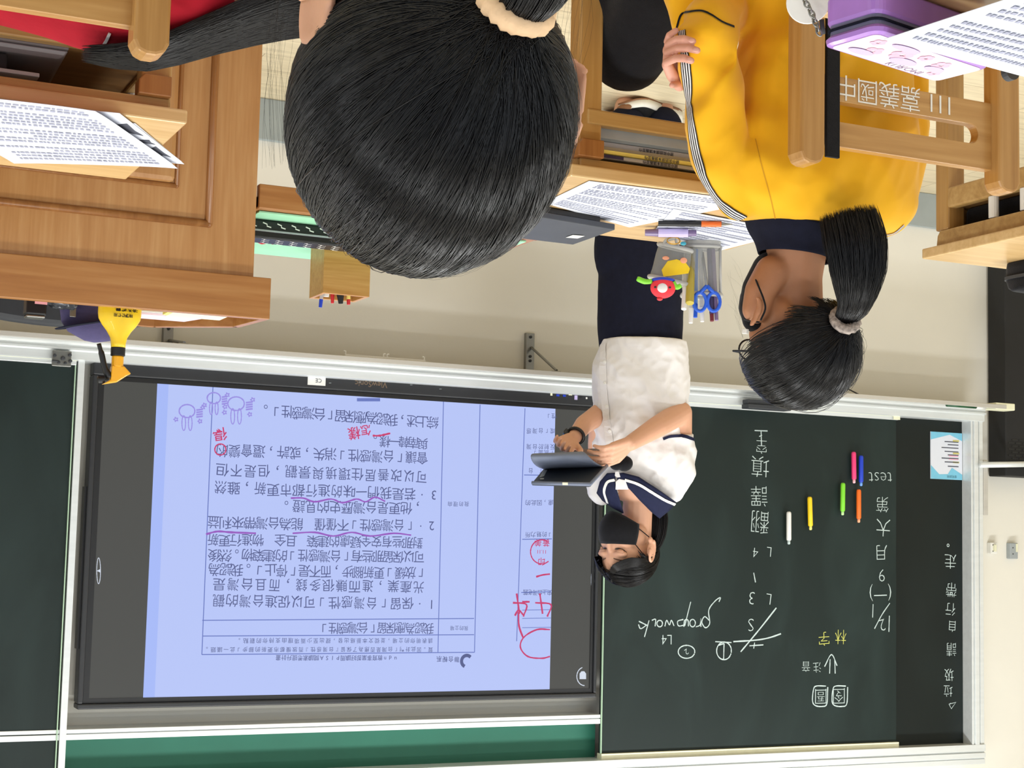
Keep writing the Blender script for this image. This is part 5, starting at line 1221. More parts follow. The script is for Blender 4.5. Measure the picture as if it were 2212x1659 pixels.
def hand(b, wrist, palm_dir, up_dir, k=1.0, curl=(35, 30, 25), spread=.0, thumb=1, side=1, fr=.0078):
    """palm with five separate bent fingers, rooted at the wrist; up_dir = back of the hand"""
    d = Vector(palm_dir).normalized(); u = Vector(up_dir); u = (u - d * u.dot(d)).normalized(); s = d.cross(u).normalized() * side; w = Vector(wrist)
    tips = []
    for i, (o, L) in enumerate(((.027, .068), (.009, .076), (-.009, .071), (-.025, .056))):
        p0 = w + d * .02 * k + s * o * .55 * k; p1 = w + d * (.080 - abs(i - 1) * .004) * k + s * o * k
        capsule(b, p0, p1, .0125 * k, .0105 * k, 12)
        q = p1; a = 0; dd = d + s * spread * o * 10
        dd.normalize()
        for j, f in enumerate((.45, .32, .23)):
            a += math.radians(curl[j]) ; v = dd * math.cos(a) - u * math.sin(a); q2 = q + v * L * f * k
            r0 = fr * (1 - .10 * j) * k; capsule(b, q, q2, r0, r0 * .9, 10); q = q2
        tips.append(q)
    # thumb leaves the side of the palm
    t0 = w + d * .028 * k + s * .022 * k * thumb; t1 = t0 + (d * .55 + s * .75 * thumb - u * .25).normalized() * .034 * k; t2 = t1 + (d * .85 + s * .25 * thumb - u * .35).normalized() * .028 * k; t3 = t2 + (d * .95 - u * .3).normalized() * .020 * k
    capsule(b, t0, t1, .0115 * k, .0098 * k, 12); capsule(b, t1, t2, .0092 * k, .0082 * k, 10); capsule(b, t2, t3, .008 * k, .0066 * k, 10)
    return tips

# ================================================================ GIRL NEAREST THE CAMERA
pn_ = thing('person', 'child nearest the camera seen from behind, black ponytail tied with a beige scrunchie', 'person', (-.40, .86, 0))
hn = Head(atd(928, 252, 1.05), (.02, 1, -.06), (.10, .06, 1), (.0915, .104, .1045))
b = NB(); add_head(b, hn, .92, ears=False)
chain(b, [hn.w(0, -.02, -.05), hn.w(0, -.035, -.14), hn.w(.0, -.05, -.19)], [.052, .048, .06])
for s in (-1, 1): chain(b, [hn.w(0, -.05, -.20), hn.w(s * .13, -.05, -.235)], [.06, .055])
rings_loft(b, [oval(hn.w(0, -.06, z), w, .085, hn.r, HF, 28) for (z, w) in ((-.20, .10), (-.28, .155), (-.42, .15), (-.56, .15), (-.62, .16))])
for s in (-1, 1): add_ear(b, hn, s, .94, dx=(.011 if s > 0 else .026), dz=(-.048 if s > 0 else -.026))
b = fuse(b, .005, 4); obj('body', b, 'skin', pn_, smooth=True)
b = NB(); rings_loft(b, dense([oval(hn.w(0, -.055, z), w, t, hn.r, HF, 36, 2.4) for (z, w, t) in ((-.165, .065, .062), (-.185, .10, .075), (-.22, .165, .095), (-.30, .185, .11), (-.45, .175, .115), (-.62, .18, .12))]))
for s in (-1, 1): chain(b, [hn.w(s * .15, -.055, -.24), hn.w(s * .20, -.02, -.42), hn.w(s * .14, .22, -.40)], [.062, .055, .045])
b = fuse(b, .007, 5); obj('shirt', b, 'white_cloth', pn_, smooth=True)
b = NB()
for s in (-1, 1): chain(b, [hn.w(s * .09, -.02, -.64), hn.w(s * .10, .36, -.60), hn.w(s * .10, .38, -1.02)], [.085, .065, .05])
b = fuse(b, .009, 4); obj('trousers', b, 'navy_cloth', pn_, smooth=True)
def ok_near(d): return not (d[1] > .55 and d[2] < .45) and not (d[2] < -.90) and not (d[1] > .25 and d[2] < -.45)
tie_n = np.array([-.02, -.93, -.44]); mx = Mix()
hair_cap(hn, ok_near, mx, .990)
hair_pull(hn, ok_near, tie_n, mx, n=13000, s=16, r=.00042, lift=.0026, out=.010, seed=5, clump=34, wild=.0025)
hair_pull(hn, lambda d: ok_near(d) and d[2] > .0 and abs(d[0]) < .98, tie_n, mx, n=110, s=18, r=.00014, lift=.006, out=.010, seed=9, clump=12, wild=.012)
tn = hn.w(*(np.array(hn.R) * tie_n / np.linalg.norm(tie_n) * 1.10))
pt_path = [tn + hn.f * .012, tn - hn.f * .010 + hn.u * .0, tn - hn.f * .034 - hn.u * .020 - hn.r * .004, tn - hn.f * .046 - hn.u * .075 - hn.r * .008, tn - hn.f * .036 - hn.u * .15 - hn.r * .008, tn - hn.f * .028 - hn.u * .23]
hair_tail(pt_path, [.016, .0165, .021, .030, .030, .018], mx, n=2200, s=22, r=.0005, seed=11, flat=.85)
tail_core(pt_path, [.016, .0165, .021, .030, .030, .012], mx, flat=.85)
# loose strands beside the ears
rg = random.Random(4); PP, OO = [], []
for s, cnt in ((-1, 18), (1, 16)):
    for i in range(cnt):
        a = rg.uniform(.2, .75); y0 = rg.uniform(.0, .045); ln = rg.uniform(.9, 1.15)
        p = [hn.w(s * (.088 + rg.uniform(.0, .006)), y0, .05), hn.w(s * (.096 + rg.uniform(0, .006)), y0 - .004, .01), hn.w(s * (.099 + rg.uniform(0, .009)), y0 + rg.uniform(-.01, .01), -.035 * ln), hn.w(s * (.095 + rg.uniform(0, .016)), y0 + rg.uniform(-.02, .02), -.10 * ln), hn.w(s * (.088 + rg.uniform(0, .02)), y0 + rg.uniform(-.02, .02), -.155 * ln)]
        q = arc_pts(p, 4); PP.append([tuple(x) for x in q]); OO.append([tuple(hn.r * s)] * len(q))
mx.add(*strand_arrays(np.array(PP), .00009, np.array(OO), .2))
npmesh('hair', *mx.get(), 'hair', pn_)
b = NB(); ring = []
axn = (-hn.f * .75 - hn.u * .55).normalized(); ua, ub = frame_of(axn, hn.r)
for k in range(40):
    a = 2 * PI * k / 40; ring.append(tn + axn * .004 + (ua * math.cos(a) + ub * math.sin(a)) * (.0185))
tube(b, ring, [.0072 + .0012 * math.sin(k * 2.9) for k in range(40)], 12, closed=True)
for v in b.verts: v.co += V(*[.0009 * noise.noise(v.co * 180 + V(j * 9, 0, 0)) for j in range(3)])
obj('scrunchie', b, 'tan_scrunchie', pn_, smooth=True)
b = NB(); ellipsoid(b, atd(1121, 55, .945), (.0032,) * 3); obj('bead', b, pmat('pearl', (246, 240, 226), .2, coat=.6), pn_, smooth=True)

# ================================================================ GIRL IN YELLOW
YD = .135
def ayd(x, y, d): return atd(x, y, d + YD)

py_ = thing('person', 'seated child in a yellow tracksuit top with a black ponytail, glasses and mask, arms folded', 'person', (-1.52, 2.19, 0))
hy = Head(ayd(1726, 752, 2.50), (.22, 1, -.08), (.03, .08, 1), (.0915, .104, .1005))
b = NB(); add_head(b, hy, .93, ears=False)
add_ear(b, hy, -1, .98, dx=.013, dz=-.016)
chain(b, [ayd(x, y, 2.433) for (x, y) in ((1622, 703), (1631, 688), (1640, 669), (1641, 653), (1637, 643))], [.0042, .0062, .0068, .0062, .0042], 14)
JW = [ayd(1634, 668, 2.47), ayd(1642, 628, 2.47), ayd(1668, 588, 2.48)]; chain(b, JW, [.024, .0255, .029])
chain(b, [ayd(1718, 690, 2.52), ayd(1716, 600, 2.51), ayd(1722, 520, 2.50)], [.047, .046, .052])
ellipsoid(b, ayd(1740, 420, 2.5), (.10, .06, .05)); rings_loft(b, [oval(ayd(1785, y, 2.50), .085, .06, HR, HF, 24) for y in (440, 300, 100, -150)])
bodyy = NB(); 
b = fuse(b, .0045, 5); obj('body', b, 'skin_tan', py_, smooth=True)
# hand of the other arm gripping the sleeve
b = NB()
for (pts, r) in ((((1460, 66, 2.33), (1446, 76, 2.335), (1441, 90, 2.36)), .0056), (((1497, 89, 2.288), (1478, 84, 2.295), (1461, 85, 2.31), (1443, 96, 2.345)), .0060), (((1506, 109, 2.284), (1487, 104, 2.29), (1466, 104, 2.305), (1442, 113, 2.345)), .0062), (((1493, 131, 2.29), (1478, 126, 2.295), (1460, 126, 2.31), (1439, 135, 2.345)), .0062)):
    P = [ayd(*q) for q in pts]; chain(b, P, [r * .86] + [r] * (len(P) - 1), 14)
chain(b, [ayd(1446, 92, 2.37), ayd(1446, 112, 2.37), ayd(1444, 136, 2.37)], [.008, .010, .0095])
chain(b, [ayd(1441, 140, 2.36), ayd(1452, 162, 2.38), ayd(1468, 184, 2.42)], [.0085, .010, .010])
chain(b, [ayd(1466, 180, 2.39), ayd(1452, 184, 2.375)], [.007, .005]); chain(b, [ayd(1450, 110, 2.385), ayd(1470, 150, 2.42), ayd(1500, 170, 2.46)], [.014, .02, .024])
b = fuse(b, .0016, 3); hd = obj('hand', b, 'skin_pink', py_, smooth=True)
b = NB()
for (x, y, d, dx) in ((1494, 87.5, 2.2815, 1), (1503, 107.5, 2.2775, 1), (1490, 129, 2.283, 1)):
    ellipsoid(b, ayd(x, y, d), (.0052, .0016, .0036), (HR, HF, UP), 12, 8)
obj('fingernail', b, 'nail', hd, smooth=True)
# jacket
b = NB()
rows = [(508, 1690, 1880, 2.49, .062), (497, 1650, 1925, 2.48, .074), (480, 1612, 1950, 2.47, .085), (445, 1572, 1972, 2.46, .094), (390, 1552, 1974, 2.46, .10), (320, 1578, 1976, 2.45, .105), (230, 1594, 1972, 2.44, .112), (130, 1598, 1962, 2.44, .118), (30, 1590, 1956, 2.43, .122), (-70, 1500, 1966, 2.43, .125), (-170, 1500, 1970, 2.43, .125)]
RJ = []
for (y, xl, xr, d_, th) in rows:
    yc = 2.135 - .022 * (480 - y) / 480; c = at((xl + xr) / 2, y, yc); hw = (xr - xl) / 2 * (c - CAM).dot(FWD) / FOC
    RJ.append(oval(c, math.sqrt(max(hw * hw - (th * .58) ** 2, 1e-4)) / .815, th, V(1, 0, 0), V(0, 1, 0), 36, 2.3))
rings_loft(b, dense(RJ, 4))
chain(b, [ayd(1598, 425, 2.45), ayd(1556, 330, 2.42), ayd(1540, 220, 2.39), ayd(1532, 110, 2.36), ayd(1530, 78, 2.35)], [.040, .050, .049, .047, .046])
chain(b, [ayd(1530, 70, 2.35), ayd(1560, 20, 2.44), ayd(1600, 10, 2.55)], [.044, .044, .04])
chain(b, [ayd(1925, 430, 2.54), ayd(1945, 330, 2.58), ayd(1950, 200, 2.60), ayd(1940, 70, 2.60)], [.040, .046, .045, .042])
chain(b, [ayd(1500, 60, 2.50), ayd(1496, -20, 2.50), ayd(1500, -110, 2.48)], [.035, .047, .05])
b = fuse(b, .0055, 5)
def yf(p):
    u = p * 1.0; e = ayd(1535, 90, 2.38); d = (p - e); k = math.exp(-(d.length / .16) ** 2)
    w = .0052 * k * math.sin(d.z * 95 + 2.2 * noise.noise(p * 9) + d.x * 40)
    e2 = ayd(1640, 120, 2.33); d2 = p - e2; k2 = math.exp(-(d2.length / .17) ** 2); w += .011 * k2 * math.sin(d2.x * 75 - d2.z * 30 + 3 * noise.noise(p * 7))
    r1 = noise.noise(V(p.x * 9 + p.z * 4, p.y * 9, p.z * 5)); r2 = noise.noise(V(p.x * 17 - p.z * 9, p.y * 17, p.z * 9 + 5)); w += .012 * (.3 - abs(r1)) + .006 * (.3 - abs(r2))
    return (p - V(-1.52, 2.19, p.z)).normalized() * w
folds(b, yf)
# valley between upper arm and back
jk = obj('jacket', b, 'yellow_cloth', py_, smooth=True); bj_ = bvh_of(jk)
b = band(bj_, [(1604, 472), (1578, 458), (1546, 428), (1520, 384), (1503, 325), (1493, 260), (1486, 190), (1481, 140), (1474, 66)], [27, 31, 32, 30, 28, 27, 27, 27, 26], 2.50, .0018, 9, (0, 1, 0, 1, 0, 1, 0, 1, 0), n=7)
obj('sleeve_stripe', b, ['black_cloth', 'white_cloth'], jk, smooth=False)
b = band(bj_, [(1900, 508), (1930, 503), (1952, 486)], 9, 2.62, .002, 4, (0, 1, 0, 1)); obj('sleeve_stripe', b, ['black_cloth', 'white_cloth'], jk)
b = band(bj_, [(1462, 62), (1472, 32), (1490, 26), (1515, 24), (1535, 32), (1560, 48), (1585, 58)], 5, 2.48, .0015, 1, (0,)); obj('cuff_edge', b, 'black_cloth', jk)
b = band(bj_, [(1676, 478), (1664, 425), (1646, 360), (1632, 300)], 2, 2.52, .0008, 1, (0,)); M['seam'] = pmat('yellow_seam', (196, 140, 14), .85); obj('seam', b, 'seam', jk)
cb_ = NB(); ringsC = [oval(ayd(1722, 484, 2.495), .0835, .072, HR, HF, 40), oval(ayd(1721, 500, 2.497), .0790, .069, HR, HF, 40), oval(ayd(1719, 525, 2.50), .066, .062, HR, HF, 40), oval(ayd(1718, 548, 2.50), .0595, .058, HR, HF, 40)]
for r_ in ringsC:
    for i, p in enumerate(r_): r_[i] = p + UP * (-.010 * ((p - ayd(1722, 484, 2.5)).dot(HR) / .08)) + UP * .006
rings_loft(cb_, dense(ringsC, 4), caps=False); solid(obj('collar', cb_, 'navy_cloth', jk, smooth=True), .004)
# trousers and feet under the desk
b = NB()
chain(b, [ayd(1560, -190, 2.55), ayd(1440, -60, 2.60), atd(1357, 112, 2.86)], [.095, .082, .0715]); chain(b, [atd(1357, 105, 2.86), atd(1330, -110, 2.80), atd(1330, -330, 2.78)], [.068, .062, .045])
chain(b, [ayd(1760, -190, 2.55), atd(1700, -80, 2.85), atd(1690, 20, 3.0)], [.095, .08, .068]); chain(b, [atd(1690, 20, 3.0), atd(1690, -300, 3.0)], [.066, .045])
rings_loft(b, [oval(ayd(1700, y, 2.46), .17, .13, HR, HF, 28) for y in (-130, -330)])
b = fuse(b, .008, 5); folds(b, lambda p: V(.004, .004, 0) * noise.noise(p * 14)); obj('trousers', b, 'black_cloth', py_, smooth=True)
# hair
def ok_y(d): return not (d[1] > .33 and d[2] < .34) and not (d[1] > .88) and not (d[2] < -.80) and not (abs(d[0]) > .55 and d[2] < -.02 and d[1] > -.16) and not (d[2] < -.30 and d[1] > -.30 + .25 * (abs(d[0]) < .4)) and not (d[2] < -.62 and abs(d[0]) > .45)
mx = Mix(); tie_y = np.array([.06, -.93, -.36])
hair_cap(hy, ok_y, mx, .99); hair_pull(hy, ok_y, tie_y, mx, n=8000, s=14, r=.00055, lift=.0032, out=.010, seed=15, clump=24, wild=.010)
ty_ = ayd(1826, 690, 2.405)
pth = [ayd(1815, 700, 2.44), ty_, ayd(1846, 655, 2.385), ayd(1853, 590, 2.375), ayd(1848, 525, 2.375), ayd(1830, 452, 2.385)]
hair_tail(pth, [.014, .0165, .027, .043, .050, .046], mx, n=3000, s=18, r=.0006, seed=16, flat=.5, endvar=.06, wave=.002)
tail_core(pth[:-1] + [ayd(1836, 480, 2.385)], [.014, .0165, .027, .042, .048, .040], mx, flat=.42)
rg = random.Random(8); PP, OO = [], []
for i in range(14):
    x0, y0 = rg.choice([(1605, 730), (1600, 690), (1850, 690), (1610, 640), (1845, 800)]); sx = -1 if x0 < 1700 else 1; ln = rg.uniform(30, 110)
    q = [ayd(x0 + sx * t * rg.uniform(4, 26) + sx * 10 * t * t, y0 - ln * t, 2.47) for t in (0, .35, .7, 1)]; q = arc_pts(q, 4); PP.append([tuple(v) for v in q]); OO.append([tuple(HR)] * len(q))
mx.add(*strand_arrays(np.array(PP), .00011, np.array(OO), .2))
npmesh('hair', *mx.get(), 'hair', py_)
b = NB(); axy = (ayd(1846, 655, 2.385) - ayd(1815, 705, 2.44)).normalized(); ua, ub = frame_of(axy, HR)
tube(b, [ty_ + (ua * math.cos(a) + ub * math.sin(a)) * .0185 for a in np.linspace(0, 2 * PI, 33)[:-1]], [.0068 + .001 * math.sin(k * 3.1) for k in range(32)], 10, closed=True, flat=1.2)
for v in b.verts: v.co += V(*[.001 * noise.noise(v.co * 160 + V(j * 9, 0, 0)) for j in range(3)])
obj('scrunchie', b, 'lace', py_, smooth=True)
# mask, its strap, glasses
b = NB(); chain(b, [ayd(1631, 690, 2.515), ayd(1630, 664, 2.515), ayd(1639, 624, 2.51), ayd(1664, 583, 2.51)], [.022, .0265, .028, .031]); chain(b, [ayd(1630, 664, 2.515), ayd(1640, 650, 2.56)], [.027, .034]); ellipsoid(b, hy.w(-.008, .060, -.064), (.042, .038, .040), hy.ax()); b = fuse(b, .003, 4); obj('mask', b, 'black_cloth', py_, smooth=True)
b = NB(); tube(b, arc_pts([ayd(1630, 598, 2.462), ayd(1640, 622, 2.438), ayd(1650, 648, 2.428), ayd(1653, 668, 2.428), ayd(1643, 692, 2.428)], 5), .0016, 8); tube(b, arc_pts([ayd(1608, 690, 2.48), ayd(1622, 694, 2.45), ayd(1640, 696, 2.43)], 4), .0014, 8); obj('mask_strap', b, 'black_cloth', py_, smooth=True)
gl = NB()
for s in (-1, 1):
    c = hy.w(s * .031, .083, .006); tube(gl, [c + hy.r * (.024 * math.cos(a)) + hy.u * (.017 * math.sin(a)) - hy.f * (.010 * abs(s * .6 + .4 * math.cos(a) * s) if False else 0) for a in np.linspace(0, 2 * PI, 25)[:-1]], .0016, 8, closed=True)
    tube(gl, [hy.w(s * .055, .083, .012), hy.w(s * .073, .078, .012), hy.w(s * .080, .02, .013), hy.w(s * .079, -.02, .004)], .0019, 8)
tube(gl, [hy.w(-.008, .084, .010), hy.w(0, .087, .013), hy.w(.008, .084, .010)], .0015, 8)
obj('glasses', gl, 'black', py_, smooth=True)
b = NB(); obox(b, ayd(1610, 716, 2.46), hy.ax(), (.003, .005, .004)); obj('hair_clip', b, 'white', py_, bevel=.001)

# ================================================================ GIRL STANDING AT THE BOARD
ps = thing('person', 'standing schoolgirl in a white sailor blouse and black mask reading from a tablet', 'person', (-2.50, 4.27, 0))
SD = 4.93
def sg(x, y, dd=0.0): return atd(x, y, SD + dd)
PX = SD / FOC
hs = Head(sg(1354, 1192), (.934, -.35, -.22), (.15, -.05, 1), (.088, .106, .106))
b = NB(); add_head(b, hs, .97, ear_k=1.14)
chain(b, [hs.w(0, -.03, -.05), sg(1378, 1085, .02), sg(1385, 1040, .03)], [.050, .046, .055])
rings_loft(b, dense(prow([(y, xl, xr, SD + .02, t) for (y, xl, xr, t) in ((1082, 1340, 1425, .045), (1062, 1308, 1455, .06), (1030, 1296, 1468, .075), (960, 1298, 1466, .08), (860, 1302, 1464, .08), (740, 1310, 1460, .08), (640, 1316, 1456, .08))]), 3))
# arms
ar = [sg(1452, 1040, -.01), sg(1466, 960, -.03), sg(1470, 892, -.05), sg(1420, 922, -.16), sg(1362, 957, -.24)]
chain(b, ar, [.045, .041, .036, .033, .0235])
al = [sg(1300, 1050, .06), sg(1296, 960, .04), sg(1298, 893, -.02), sg(1262, 917, -.10), sg(1240, 945, -.17)]
chain(b, al, [.04, .038, .034, .029, .022])
chain(b, [sg(1350, 700, 0), sg(1345, 480, .02), sg(1350, 270, .05), sg(1352, 232, .05)], [.055, .05, .042, .036]); chain(b, [sg(1418, 700, .04), sg(1425, 480, .06), sg(1430, 270, .10), sg(1430, 236, .12)], [.055, .05, .042, .036])
# hands
up_r = (RIGHT * -.25 - FWD * .75 + UP * .6)
hand(b, sg(1366, 955, -.24), (sg(1288, 996, -.30) - sg(1366, 955, -.24)), up_r, 1.02, (18, 28, 20), .02, thumb=1, side=-1)
hand(b, sg(1241, 944, -.17), (sg(1196, 980, -.27) - sg(1241, 944, -.17)), (RIGHT * .5 - FWD * .5 + UP * .45), .95, (26, 34, 24), .0, thumb=1, side=1)
b = fuse(b, .0034, 3); bd = obj('body', b, 'skin', ps, smooth=True); bvs = bvh_of(bd)
# blouse
b = NB()
rings_loft(b, dense(prow([(1083, 1352, 1420, SD + .02, .055), (1075, 1322, 1446, SD + .02, .07), (1060, 1296, 1466, SD + .015, .085), (1030, 1287, 1475, SD + .01, .098), (980, 1284, 1480, SD, .105), (920, 1280, 1484, SD, .11), (850, 1279, 1486, SD, .115), (790, 1283, 1485, SD, .115), (742, 1299, 1482, SD, .118), (737, 1302, 1480, SD, .116)], e=2.4), 4))
chain(b, [sg(1448, 1052, 0), sg(1463, 1010, -.02), sg(1466, 972, -.03)], [.050, .060, .054])
tube(b, [sg(1465, 985, -.03), sg(1466, 936, -.035)], [.050, .050], 20)
chain(b, [sg(1300, 1060, .05), sg(1290, 1000, .05)], [.046, .050])
b = fuse(b, .0048, 6)
def sf(p):
    n1 = noise.noise(V(p.x * 8, p.y * 8, p.z * 7)); n2 = .3 - abs(noise.noise(V(p.x * 16 + p.z * 8, p.y * 16, p.z * 11 - p.x * 6))) + .5 * (.3 - abs(noise.noise(p * 30)))
    return (p - V(-2.5, 4.27, p.z)).normalized() * (.007 * n1 + .011 * n2 + .003 * math.sin(p.z * 46 + p.x * 30 + 4 * n1))
folds(b, sf)
def inpoly(x, y, P):
    c = False; j = len(P) - 1
    for i in range(len(P)):
        if (P[i][1] > y) != (P[j][1] > y) and x < (P[j][0] - P[i][0]) * (y - P[i][1]) / (P[j][1] - P[i][1]) + P[i][0]: c = not c
        j = i
    return c
def pix(p):
    v = p - CAM; d = v.dot(FWD); return IMW - (v.dot(RIGHT) / d * FOC + IMW / 2), IMH - (v.dot(DOWN) / d * FOC + IMH / 2), d
vneck = [(1334, 1052), (1358, 1052), (1420, 1112), (1430, 1140), (1330, 1140), (1338, 1090)]
kill = [f for f in b.faces if (lambda q: q[2] < SD + .03 and inpoly(q[0], q[1], vneck))(pix(f.calc_center_median()))]
bmesh.ops.delete(b, geom=kill, context='FACES')
sh = obj('blouse', b, 'white_cloth', ps, smooth=True); bs = bvh_of(sh)
b = band(bs, [(1306, 745), (1303, 790), (1306, 850), (1313, 920), (1321, 985)], 17, SD - .1, .003, 1); solid(obj('button_band', b, 'white_cloth', sh), .002)
b = NB()
for (x, y) in ((1308, 782), (1308, 828), (1312, 878), (1318, 930)):
    p, nn = hit(bs, x, y, SD - .1, .004); lathe(b, p, [(.0055, 0), (.0055, .0015), (.003, .002)], 12, nn)
obj('button', b, 'white', sh)
b = band(bs, [(1432, 948), (1450, 942), (1476, 942), (1500, 950)], 6, SD - .05, .003, 1); solid(obj('sleeve_stripe', b, 'navy_collar', sh), .002)
def pix(p):
    v = p - CAM; d = v.dot(FWD); return IMW - (v.dot(RIGHT) / d * FOC + IMW / 2), IMH - (v.dot(DOWN) / d * FOC + IMH / 2), d
bu = NB(); rings_loft(bu, dense(prow([(1126, 1350, 1428, SD + .01, .05), (1108, 1334, 1444, SD + .01, .068), (1088, 1308, 1462, SD + .005, .088), (1062, 1286, 1474, SD, .106), (1030, 1277, 1484, SD, .116), (960, 1274, 1490, SD, .122), (900, 1274, 1490, SD, .122)]), 4)); bmesh.ops.recalc_face_normals(bu, faces=bu.faces[:]); bust = BVHTree.FromBMesh(bu); bu.free()
near = [(1333, 1023), (1346, 1021), (1380, 1030), (1420, 1056), (1460, 1084), (1447, 1100), (1424, 1119), (1408, 1106), (1380, 1078), (1358, 1054), (1334, 1040)]
far = [(1329, 1021), (1312, 1022), (1297, 1040), (1290, 1064), (1302, 1080), (1324, 1096), (1347, 1108), (1341, 1086), (1331, 1056), (1329, 1040)]
for (pl, dd) in ((near, -.08), (far, -.06)):
    b = patch(bust, pl, SD + dd, .001, 4); solid(obj('collar', b, 'navy_collar', sh, smooth=True), .004)
b = band(bust, [(1350, 1036), (1380, 1046), (1414, 1066), (1436, 1079), (1456, 1088)], 5.5, SD - .08, .0055, 1, n=8); band(bust, [(1329, 1036), (1314, 1041), (1307, 1060), (1314, 1084)], 5.5, SD - .06, .0055, 1, bm=b, n=8); solid(obj('collar_stripe', b, 'white', sh), .0015)
b = patch(bust, [(1331, 1056), (1331, 1040), (1338, 1034), (1351, 1037), (1358, 1056)], SD - .08, .004, 3); patch(bust, [(1329, 1027), (1330, 1019), (1337, 1018), (1341, 1030), (1334, 1031)], SD - .09, .004, 3, bm=b); solid(obj('neck_flap', b, 'white_cloth', sh), .002)
b = NB(); ellipsoid(b, sg(1348, 1001, -.16), (.027, .022, .024), (HR, HF, UP)); ellipsoid(b, sg(1332, 1006, -.17), (.02, .016, .014), (HR, HF, UP)); b = fuse(b, .003, 3); obj('scarf', b, 'black_cloth', ps, smooth=True)
# trousers
b = NB(); rings_loft(b, dense(prow([(765, 1296, 1474, SD + .01, .108), (690, 1290, 1474, SD + .01, .118), (610, 1292, 1473, SD + .01, .122), (540, 1300, 1472, SD + .01, .115), (500, 1304, 1470, SD + .01, .108)]), 3))
chain(b, [sg(1345, 560, -.01), sg(1345, 420, .01), sg(1352, 275, .04)], [.088, .078, .066]); chain(b, [sg(1425, 560, .04), sg(1427, 420, .07), sg(1430, 275, .10)], [.088, .078, .066])
b = fuse(b, .006, 5); folds(b, lambda p: V(.004, .004, 0) * noise.noise(p * 13)); obj('trousers', b, 'navy_cloth', ps, smooth=True)
# shoes: toes to the right (as seen the right way up)
def shoe(toe, heel, nm):
    toe, heel = Vector(toe), Vector(heel); d = (toe - heel).normalized(); s = V(d.y, -d.x, 0); L = (toe - heel).length; t = []
    so, up = NB(), NB(); R1, R2 = [], []
    for (u, w, zb, zt, h, top) in ((0, .020, .010, .035, .06, .6), (.06, .034, .004, .037, .085, .7), (.22, .037, .0, .036, .098, .62), (.42, .035, .0, .030, .085, .55), (.60, .040, .0, .026, .066, .7), (.78, .045, .004, .028, .055, .85), (.92, .036, .012, .036, .046, .9), (1.0, .012, .022, .042, .046, .9)):
        c = heel + d * (L * u)
        R1.append([c + s * (w + .003) + UP * zb, c + s * (w + .004) + UP * zt, c - s * (w + .004) + UP * zt, c - s * (w + .003) + UP * zb])
        z0 = zt - .004; R2.append([c + s * (w * math.cos(a) * (1 - (1 - top) * abs(math.sin(a)))) + UP * (z0 + (h - z0) * math.sin(a)) for a in np.linspace(0, PI, 14)])
    rings_loft(so, dense(R1, 4)); rings_loft(up, dense(R2, 4))
    u_ = obj('shoe', up, 'case_dark' if False else 'black_cloth', ps, smooth=True)
    sl_ = obj('sole', so, 'sole', u_, smooth=True)
    b = NB(); rings_loft(b, dense([[q - UP * .004 + d * .002 for q in (r[0], lerp(r[0], r[1], .22), lerp(r[3], r[2], .22), r[3])] for r in R1], 4)); ellipsoid(b, toe - d * .010 + UP * .034, (.016, .03, .014), (d, s, UP)); obj('outsole', b, 'sole_brown', u_, smooth=True)
    b = NB(); bv = bvh_of(u_); k = -1 if s.dot(-HF) < 0 else 1
    lg = [(.33, .060), (.40, .072), (.395, .056), (.44, .047), (.36, .050), (.22, .036), (.33, .060)]
    pts = [bv.find_nearest(heel + d * (L * u) + s * k * .06 + UP * (z + .012))[0] + s * k * .002 for (u, z) in lg]; tube(b, pts, .0012, 6); obj('side_logo', b, 'sole', u_)
    return u_
shoe((-2.352, 4.235, .004), (-2.595, 4.315, .004), 'near')
shoe((-2.370, 4.362, .004), (-2.600, 4.455, .004), 'far')
# hair, parted at the side and tied low at the back
part_d = np.array([-.18, .25, .95]); part_d /= np.linalg.norm(part_d)
def ok_s(d):
    # bare forehead wedge, face, ears, neck
    if d[1] > .42 and d[2] < .42 + .30 * (d[0] > -.30) * max(0, 1 - abs(d[0] - .02) / .42): return False
    if d[1] > .86: return False
    if abs(d[0]) > .55 and d[2] < .02 and d[1] > -.38: return False
    return not (d[2] < -.55 and d[1] > -.5) and not d[2] < -.85
mx = Mix(); tie_s = np.array([.0, -.80, -.58])
hair_cap(hs, ok_s, mx, .985)
def via_s(d):
    side = 1 if d[0] > -.12 else -1
    return np.array([side * .80, -.05 + .25 * d[1], .35 + .3 * d[2]]) if d[1] > -.2 else np.array([d[0], d[1] - .5, d[2] - .2])
hair_pull(hs, ok_s, tie_s, mx, n=4500, s=16, r=.0009, lift=.006, out=.004, seed=21, via=via_s, clump=16)
# front locks sweeping either side of the forehead
rg = np.random.default_rng(3); PP, OO = [], []
for i in range(420):
    s = 1 if i % 2 else -1; u = rg.random(); w = rg.random() - .5
    dirs = [part_d + np.array([s * .02 + .06 * w, .10 * u, 0]), np.array([-.05 + s * (.30 + .10 * u), .82 - .2 * u + .05 * w, .66]), np.array([s * (.74 + .05 * w), .60 - .25 * u, .30 + .16 * u]), np.array([s * .93, .12 - .1 * u, .22 + .1 * w]), np.array([s * .80, -.55, -.1 + .1 * w])]
    lf = (1.015, 1.05, 1.05, 1.03, 1.02)
    pts = [hs.w(*((dd / np.linalg.norm(dd)) * np.array(hs.R) * l)) for dd, l in zip(dirs, lf)]; q = arc_pts(pts, 5); PP.append([tuple(v) for v in q]); OO.append([tuple((v - hs.c).normalized()) for v in q])
mx.add(*strand_arrays(np.array(PP), .0010, np.array(OO), .3))
tp = [hs.w(0, -.078, .005), sg(1408, 1182, .05), sg(1417, 1152, .05), sg(1420, 1115, .05), sg(1416, 1078, .07)]
